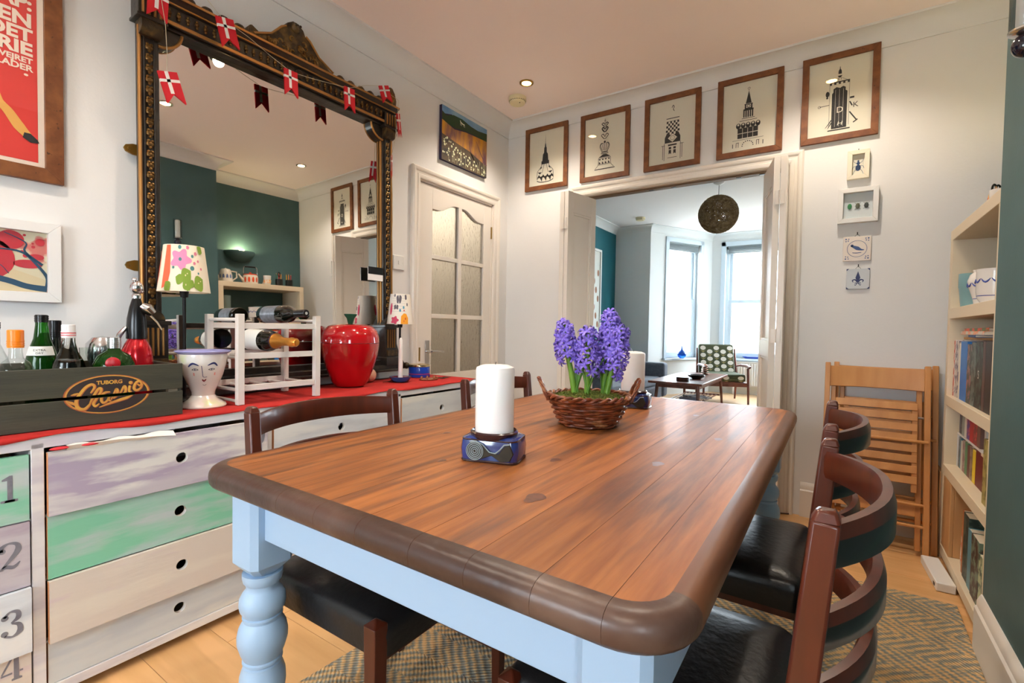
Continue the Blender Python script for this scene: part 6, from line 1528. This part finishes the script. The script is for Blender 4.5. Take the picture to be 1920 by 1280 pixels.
b = B(); b.tube([(.05,0,.12),(.095,0,.115),(.098,0,.06),(.062,0,.03)], .007, 8); b.build('handle', enam, t)
petals(12, .0605, .025, .085, .010, M_('blue leaf enamel', (110,126,170), .3))(t)
t = thing('kettle', 'white enamel kettle with orange leaf pattern and tall hoop handle on the bookcase top', 'kettle', (.62, 2.60, SHT['top']), pi/2+.1)
b = B(); b.lathe([(0,0),(.070,0),(.073,.004),(.070,.09),(.062,.100),(0,.100)], 36); b.build('kettle_body', enam, t)
b = B(); b.lathe([(.064,.098),(.062,.108),(.03,.114),(.010,.118),(.010,.128),(0,.13)], 28); b.build('orange_lid', M_('burnt orange enamel', (206,70,40), .25), t)
b = B(); b.tube([(-.06,0,.035),(-.09,0,.07),(-.115,0,.105)], [.017,.012,.008], 10); b.build('spout', enam, t)
b = B(); b.tube([(-.068,0,.08),(-.064,0,.175),(-.05,0,.185)], .0035, 8); b.tube([(.068,0,.08),(.064,0,.175),(.05,0,.185)], .0035, 8); b.build('hoop_handle', chrome, t); b = B(); b.tube([(-.05,0,.185),(.05,0,.185)], .008, 10); b.build('grip', darkm, t)
petals(12, .0715, .022, .078, .011, M_('orange leaf enamel', (226,84,40), .3))(t)
t = thing('cream_jug', 'little cream pottery bottle beside the kettle on the bookcase top', 'jug', (.66, 2.78, SHT['top'])); b = B(); b.lathe([(0,0),(.032,0),(.034,.03),(.024,.055),(.009,.065),(.009,.085),(0,.085)], 24); b.build('jug_body', enam, t)
t = thing('white_mug', 'white mug with orange pattern at the right of the bookcase top', 'mug', (.535, 2.73, SHT['top'])); b = B(); b.lathe(tum(.030,.038,.10), 28); b.build('mug_body', wpor, t)
b = B(); b.lathe([(.0350,.02),(.0380,.055)], 28); b.build('orange_pattern', M_('orange mug pattern', (240,160,60), .4, col2=(236,226,210), scale=60), t)
blk = M_('black pen pot', (26,28,26), .5)
for y, lab, cols, sc in ((2.97,'black pen pot with red and orange pencils on the bookcase top',((200,30,30),(240,130,30),(230,180,40)),False),(2.86,'dark pen pot holding black scissors on the bookcase top',((240,150,40),(200,40,40),(60,120,80)),True)):
    x = .540
    t = thing('pen_pot', lab, 'pen pot', (x, y, SHT['top'])); b = B(); b.lathe(tum(.034,.036,.075), 24); b.build('pot_body', blk, t)
    for k, c in enumerate(cols):
        p = thing('pencil', '%s pencil standing in the %s' % (('red','orange','yellow')[k] if not sc else ('amber','crimson','green')[k], 'pen pot without scissors' if not sc else 'pen pot with scissors'), 'pencil', (x-.010+.012*k, y+.012-.014*k, SHT['top']+.0105)); p.rotation_euler = (.12*(k-1), .14*(1-k), 0)
        b = B(); b.tube([(0,0,0),(0,0,.118)], .0038, 6); b.build('shaft', M_('pencil paint %s%d' % (sc, k), c, .4), p); b = B(); b.tube([(0,0,.118),(0,0,.13)], [.0038,.0006], 6); b.build('tip', bw, p)
    if sc:
        s_ = thing('scissors', 'black handled scissors standing in the right pen pot', 'scissors', (x+.004, y+.004, SHT['top']+.012), .9)
        b = B()
        for s in (-1,1): b.tube([(s*.013+.0165*cos(a)*(1 if s>0 else .85), 0, .115+.024*sin(a)) for a in [2*pi*k/18 for k in range(18)]], .0040, 6, True)
        b.build('handles', blackp, s_); b = B(); b.bar((0,0,.0),(0,0,.095),.010,.002,(1,0,0)); b.build('blades', chrome, s_)
# uplighter on the alcove back wall
t = thing('wall_uplighter', 'half bowl uplighter painted teal on the alcove wall, glowing upward', 'lamp', (XA, 2.57, 1.80))
b = B(); vs = []; fs = []; n = 20
for i in range(9):
    ph = pi/2*i/8; r = .145*sin(ph); z = .10*(1-cos(ph))
    for k in range(n+1): a = pi/2+pi*k/n; vs.append((r*cos(a)*.85, r*sin(a), z))
for i in range(8):
    for k in range(n): fs.append((i*(n+1)+k, (i+1)*(n+1)+k, (i+1)*(n+1)+k+1, i*(n+1)+k+1))
b.add(vs, fs); o = b.build('plaster_bowl', teal, t, angle=80); m_ = o.modifiers.new('s','SOLIDIFY'); m_.thickness = .006
b = B(); b.tube([(-.05,-.04,.07),(-.05,.04,.07)], .006, 8); b.build('tube_lamp', bulb, t)
l = bpy.data.lights.new('uplight_lamp', 'POINT'); l.energy = 4.5; l.color = (1.0,.78,.42); l.shadow_soft_size = .03
o = bpy.data.objects.new('uplight_lamp', l); COL.objects.link(o); o.parent = t; o.location = (-.055,0,.092)
# fitting at the top right
t = thing('wall_lantern', 'clear glass cylinder wall lantern with white candle and dark ball end, top right corner', 'lantern', (.396, 1.865, 1.80))
b = B(); b.lathe([(.030,.085),(.032,.09),(.032,.245),(.0305,.245),(.0305,.09),(.028,.086)], 32); b.build('glass_cylinder', thin_glass('lantern glass', 1.0, (.86,.88,.88,1)), t)
b = B(); b.lathe([(0,.088),(.019,.088),(.019,.232),(.014,.238),(0,.239)], 24); b.build('white_candle', wax, t)
b = B(); b.lathe([(0,.070),(.026,.072),(.034,.078),(.034,.083),(.026,.088),(0,.088)], 32); b.build('chrome_ring', chrome, t)
b = B(); b.sphere((0,0,.042), .026, 24, 16, 0, 1.2); b.build('ball_end', M_('midnight blue glass ball', (14,18,40), .12, coat=.6), t)
b = B(); b.box(.024,.034,-.012,.012,.06,.10); b.build('wall_bracket', chrome, t, bevel=.003)
# ------------------------------------------------------------------ folding chairs leaning on the back wall
beech = M_('honey beech folding chair wood', (204,146,86), .38, coat=.15, col2=(186,126,70), scale=3, stretch=(6,6,.9), lo=.3, hi=.7, rand=.05)
def fold_chair(label):
    t = thing('folding_chair', label, 'folding chair', (0,0,0), 0, 'beech folding chairs leaning on the back wall')
    HW = .2175
    for s in (-1,1):
        b = B(); b.bar((s*(HW-.012),0,0),(s*(HW-.012),0,.915),.024,.030,(0,-1,0)); b.build('post', beech, t, bevel=.003)
        b = B(); b.bar((s*(HW-.040),.030,.03),(s*(HW-.040),.030,.90),.022,.026,(0,-1,0)); b.build('rear_leg', beech, t, bevel=.003)
    b = B(); n = 12; vs = []; fs = []
    for i in range(n+1):
        u = -1+2*i/n; x = u*(HW-.024); y = .014*(1-u*u); vs += [(x,y-.008,.790+.006*(1-u*u)),(x,y+.008,.790+.006*(1-u*u)),(x,y+.008,.898),(x,y-.008,.898)]
    for i in range(n):
        for j in range(4): fs.append((4*i+j, 4*i+(j+1)%4, 4*i+4+(j+1)%4, 4*i+4+j))
    fs += [(0,1,2,3),(4*n+3,4*n+2,4*n+1,4*n)]; b.add(vs, fs); b.build('top_rail', beech, t, bevel=.002)
    for s in (-1,1): b = B(); b.bar((s*(HW-.060),-.004,.30),(s*(HW-.060),-.004,.715),.022,.024,(0,-1,0)); b.build('seat_rail', beech, t, bevel=.002)
    for k in range(8):
        z = .340+k*.0505; b = B(); b.box(-HW+.050, HW-.050, -.022, -.012, z, z+.036); b.build('seat_slat', beech, t, bevel=.002)
    for z, y in ((.545,-.026),(.245,-.006),(.145,-.006)): b = B(); b.tube([(-HW+.01,y,z),(HW-.01,y,z)], .0075, 10); b.build('rung', beech, t)
    b = B(); b.box(-HW+.050, HW-.050, .018, .034, .185, .258); b.build('rear_rail', beech, t, bevel=.002)
    b = B()
    for s in (-1,1): b.tube([(s*(HW-.028),-.006,.66),(s*(HW-.05),-.012,.66)], .006, 8)
    b.build('pivot', chrome, t); return t
ra = radians(10.4)
fc = fold_chair('front folding beech chair of the stack leaning by the bookcase'); fc.location = (.172, 2.955, .0); fc.rotation_euler = (-ra, 0, 0)
r2 = dup(fc, (.211, 3.036, .0), None, 'folding beech chair behind the front one, shifted slightly right'); r2.rotation_euler = (-ra, 0, 0)
b = B(); b.tube([(-.20,3.215,.006),(-.32,3.17,.005),(-.40,3.12,.005),(-.46,3.02,.005)], .004, 6)
t = tag(b.build('floor_cable', M_('dark brown cable', (60,36,30), .5)), 'thin dark cable curving over the floor by the right door casing', 'cable')
# ------------------------------------------------------------------ far room furniture
grey = M_('blue grey sofa fabric', (96,104,118), .9, col2=(84,92,106), scale=40, sheen=.3); dgrey = M_('dark grey velvet', (62,66,74), .85, sheen=.3)
sf = thing('sofa', 'blue-grey sofa along the far room teal wall', 'sofa', (-3.05, 6.0, 0))
b = B(); b.box(.03,.95,-1.0,1.25,.08,.26); b.build('base', grey, sf, bevel=.02)
for y0, y1 in ((-.82,.12),(.14,1.08)): b = B(); b.box(.22,.93,y0,y1,.26,.38); b.build('seat_cushion', grey, sf, bevel=.035, seg=4)
b = B(); b.box(.03,.22,-1.0,1.25,.26,.76); b.build('backrest', grey, sf, bevel=.04, seg=4)
for y0, y1 in ((-1.02,-.83),(1.09,1.28)): b = B(); b.box(.03,.98,y0,y1,.08,.575); b.build('arm', grey, sf, bevel=.04, seg=4)
for x in (.1,.88):
    for y in (-.9,1.15): b = B(); b.lathe([(.018,0),(.024,.08)], 10, (x,y,0)); b.build('leg', darkm, sf)
def pillow(name, label, loc, rot, m, s=.24):
    t = thing(name, label, 'cushion', loc); t.rotation_euler = rot; n = 12; b = B(); vs = []; fs = []
    for sd in (-1,1):
        for i in range(n+1):
            for j in range(n+1):
                u = -1+2*i/n; v = -1+2*j/n; th = .07*((1-u**4)*(1-v**4))**.6; pinch = 1-.08*(1-abs(u*v)); vs.append((sd*th, u*s*(1-.06*(1-v*v)), v*s*(1-.06*(1-u*u))))
    N_ = (n+1)**2
    for sd in (0,1):
        for i in range(n):
            for j in range(n): fs.append(tuple(sd*N_+q for q in (i*(n+1)+j,(i+1)*(n+1)+j,(i+1)*(n+1)+j+1,i*(n+1)+j+1)))
    b.add(vs, fs); b.build('cushion_cover', m, t, angle=80); return t
olive = M_('olive leaf print cushion', (176,176,140), .85, col2=(112,118,84), scale=9, lo=.48, hi=.54)
pillow('cushion', 'dark grey cushion at the far end of the sofa', (-2.50, 6.86, .615), (0,-.32,.2), dgrey, .20)
pillow('cushion', 'olive and cream patterned cushion in front of the dark grey one', (-2.50, 6.38, .605), (0,-.30,.1), olive, .19)
pillow('cushion', 'charcoal cushion at the near end of the sofa', (-2.50, 5.86, .615), (0,-.3,.1), dgrey, .20)
pillow('cushion', 'plain slate cushion beside the charcoal one', (-2.52, 5.38, .605), (0,-.3,-.1), grey, .19)
teak = M_('teak coffee table wood', (120,62,44), .3, coat=.3, col2=(96,48,34), scale=3, stretch=(6,1,6))
ctb = thing('coffee_table', 'long low teak coffee table in the far room', 'coffee table', (-1.56, 6.53, 0), .0)
b = B(); b.box(-.31,.31,-.79,.79,.425,.452); b.build('table_top', teak, ctb, bevel=.006)
b = B(); b.box(-.24,.24,-.66,-.64,.37,.425); b.box(-.24,.24,.64,.66,.37,.425); b.box(-.25,-.23,-.66,.66,.37,.425); b.box(.23,.25,-.66,.66,.37,.425); b.build('table_frame', teak, ctb, bevel=.002)
for sx in (-1,1):
    for sy in (-1,1): b = B(); b.tube([(sx*.26,sy*.70,.0),(sx*.235,sy*.65,.425)], [.014,.021], 12); b.build('leg', teak, ctb)
b = B()
for k in range(9): b.box(-.20+k*.05-.008,-.20+k*.05+.008,-.62,.62,.17,.18)
b.box(-.24,.24,-.63,-.61,.165,.185); b.box(-.24,.24,.61,.63,.165,.185); b.build('magazine_rack', teak, ctb)
for k, (y, c, lab) in enumerate(((-.30,(60,80,110),'blue magazine stack on the rack under the coffee table'),(.10,(190,190,190),'pale magazine on the rack under the coffee table'))):
    t = thing('magazine', lab, 'magazine', (-1.50, 6.53+y, .181), .3+.6*k); b = B(); b.box(-.11,.11,-.15,.15,0,.03-.012*k); b.build('magazine_body', bookm(c, (120,120,130)), t)
t = thing('wooden_trinket_box', 'small round dark wooden box on the coffee table', 'box', (-1.52, 5.96, .452)); b = B(); b.lathe([(0,0),(.070,0),(.072,.004),(.072,.045),(.066,.05),(0,.05)], 28); b.build('box_body', M_('burr wood', (92,56,38), .3, col2=(50,30,24), scale=20), t)
t = thing('black_dish', 'black round dish on the coffee table behind the wooden box', 'dish', (-1.45, 6.35, .452)); b = B(); b.lathe([(0,0),(.05,0),(.10,.03),(.105,.05),(.098,.05),(.05,.012),(0,.012)], 28); b.build('dish_body', blackp, t)
t = thing('copper_lantern', 'small stacked copper ornament on the coffee table in front of the armchair', 'ornament', (-1.50, 7.05, .452))
for k in range(5): b = B(); b.lathe([(.012,.03*k),(.055-.004*k,.03*k+.012),(.012,.03*k+.026)], 20); b.build('tier', M_('copper ornament', (150,92,58), .3, metal=.7) if k == 0 else bpy.data.materials['copper ornament'], t)
def orla():
    m = bpy.data.materials.new('olive stem and leaf upholstery'); m.use_nodes = True; N = m.node_tree.nodes; L = m.node_tree.links; b = N['Principled BSDF']; b.inputs['Roughness'].default_value = .9; b.inputs['Base Color'].default_value = lin(66,70,44); return m
up_ = orla(); pale = M_('cream flower print', (224,218,206), .9); oliv = M_('khaki leaf print', (170,158,104), .9)
ac = thing('armchair', 'teak armchair with dark olive flower-patterned cushions before the bay window', 'armchair', (-1.44, 7.86, 0), .42)
b = B(); b.box(-.26,.26,-.05,.05,.0,.50); bk_ = b.build('back_cushion', up_, ac, bevel=.03, seg=3); bk_.location = (0,.26,.36); bk_.rotation_euler = (-.30,0,0)
def pattern(par, x0, x1, z0, z1, y, name='flower_print', nx=5, nz=4):
    b = B(); dx = (x1-x0)/nx; dz = (z1-z0)/nz
    for i in range(nx):
        for j in range(nz):
            x = x0+dx*(i+.5); z = z0+dz*(j+.5)+(dz/2 if i % 2 else 0)
            if z > z1-.02: continue
            b.disc(x, z, dx*.42, y, 0, 14, dz*.30)
            b.flat([(x-dx*.42,z-dz*.30),(x-dx*.05,z-dz*.60),(x-dx*.05,z-dz*.48)], y-.0006, 1); b.flat([(x+dx*.42,z-dz*.30),(x+dx*.05,z-dz*.48),(x+dx*.05,z-dz*.60)], y-.0006, 1); b.rect(x-.003,x+.003,z-dz*.6,z-dz*.28,y-.0006,1)
    return b.build(name, [pale, oliv], par)
pattern(bk_, -.25, .25, .02, .49, -.0515)
b = B(); b.box(-.27,.27,-.28,.26,.0,.11); sc_ = b.build('seat_cushion', up_, ac, bevel=.03, seg=3); sc_.location = (0,-.02,.32)
pattern(sc_, -.25, .25, .012, .10, -.282, nx=5, nz=1)
b = B(); b.box(-.28,.28,-.30,-.27,.25,.31); b.box(-.28,.28,.24,.27,.25,.31); b.box(-.29,-.27,-.3,.27,.25,.31); b.box(.27,.29,-.3,.27,.25,.31); b.build('seat_frame', teak, ac, bevel=.003)
for s in (-1,1):
    b = B(); b.tube([(s*.31,-.30,0),(s*.30,-.28,.52)], [.014,.020], 10); b.build('leg', teak, ac)
    b = B(); b.tube([(s*.29,.32,0),(s*.29,.26,.36),(s*.28,.38,.78)], [.014,.020,.012], 10); b.build('leg', teak, ac)
    b = B(); b.tube([(s*.30,-.36,.535),(s*.315,-.15,.55),(s*.305,.12,.54),(s*.285,.30,.51)], [.022,.026,.022,.014], 10, False, 0, .6); b.build('arm', teak, ac)
rd = thing('radiator', 'white panel radiator below the centre bay window', 'radiator', (-1.02, 8.87, .14))
b = B(); b.box(-.55,.55,-.03,.03,0,.40)
for k in range(27): x = -.53+k*.04; b.box(x,x+.018,-.042,-.03,.02,.38)
b.build('ribbed_panel', whitep, rd, bevel=.004)
b = B(); b.box(-.56,.56,-.045,.035,.40,.412); b.build('top_grille', whitep, rd)
for s in (-1,1): b = B(); b.box(s*.4-.02,s*.4+.02,-.02,.045,-.14,.0); b.build('foot', whitep, rd)
t = thing('glass_vase', 'small blue glass teardrop vase on the left bay window sill', 'vase', (-2.10, 8.14, .601)); b = B(); b.lathe([(0,0),(.03,0),(.065,.03),(.072,.065),(.055,.105),(.018,.140),(.010,.19),(.012,.2)], 28); b.build('vase_body', M_('blue glass vase', (30,90,200), .08, trans=.5), t)
t = thing('blue_tray', 'long blue glass dish on the centre bay window sill', 'dish', (-1.17, 8.95, .601)); b = B(); b.lathe([(0,0),(.10,0),(.15,.035),(.146,.035),(.09,.008),(0,.008)], 28, (0,0,0), 0, None, 1, .4); b.build('dish_body', M_('blue tray glass', (60,80,170), .15), t)
pc = thing('far_room_picture', 'white framed pale print on the teal wall of the far room', 'picture', (FX0, 6.70, .98), pi/2)
b = B()
for x0,x1,z0,z1 in ((-.31,.31,0,.035),(-.31,.31,1.255,1.29),(-.31,-.275,.035,1.255),(.275,.31,.035,1.255)): b.box(x0,x1,-.025,0,z0,z1)
b.build('frame', whitep, pc); b = B(); b.box(-.275,.275,-.010,-.002,.035,1.255); b.build('print_sheet', M_('pale print', (206,208,200), .7), pc)
b = B(); random.seed(2)
for k in range(7): b.disc(.21-.07*(k % 3), .15+.13*k, .035, -.0106, 0, 14, .05)
b.build('print_blots', M_('brown print ink', (140,92,62), .7), pc)
# pendant
pd_ = thing('pendant_lamp', 'round woven brown twine pendant lamp hanging in the far room', 'pendant', (-1.14, 5.8, FZ))
b = B(); b.lathe([(.0,-.03),(.02,-.03),(.055,-.008),(.06,0)], 24); b.build('ceiling_rose', whitep, pd_)
b = B(); b.tube([(0,0,-.03),(0,0,-.16)], .003, 6); b.build('cord', darkm, pd_)
random.seed(11); b = B(); R_ = .208
for k in range(170):
    ax = Vector((random.gauss(0,1),random.gauss(0,1),random.gauss(0,1))).normalized(); u = ax.orthogonal().normalized(); v = ax.cross(u); off = random.uniform(-.35,.35)*R_; rr = sqrt(R_*R_-off*off); a0 = random.random()*6
    b.tube([Vector((0,0,-.350))+ax*off+(u*cos(2*pi*i/26)+v*sin(2*pi*i/26))*(rr+random.uniform(-.003,.003)) for i in range(26)], .0028, 4, True)
o = b.build('twine_shade', M_('brown twine', (132,110,76), .85, col2=(104,84,56), scale=30), pd_); o['kind'] = 'stuff'
b = B(); b.sphere((0,0,-.24), .03, 12, 8); b.build('lamp_bulb', whitep, pd_)
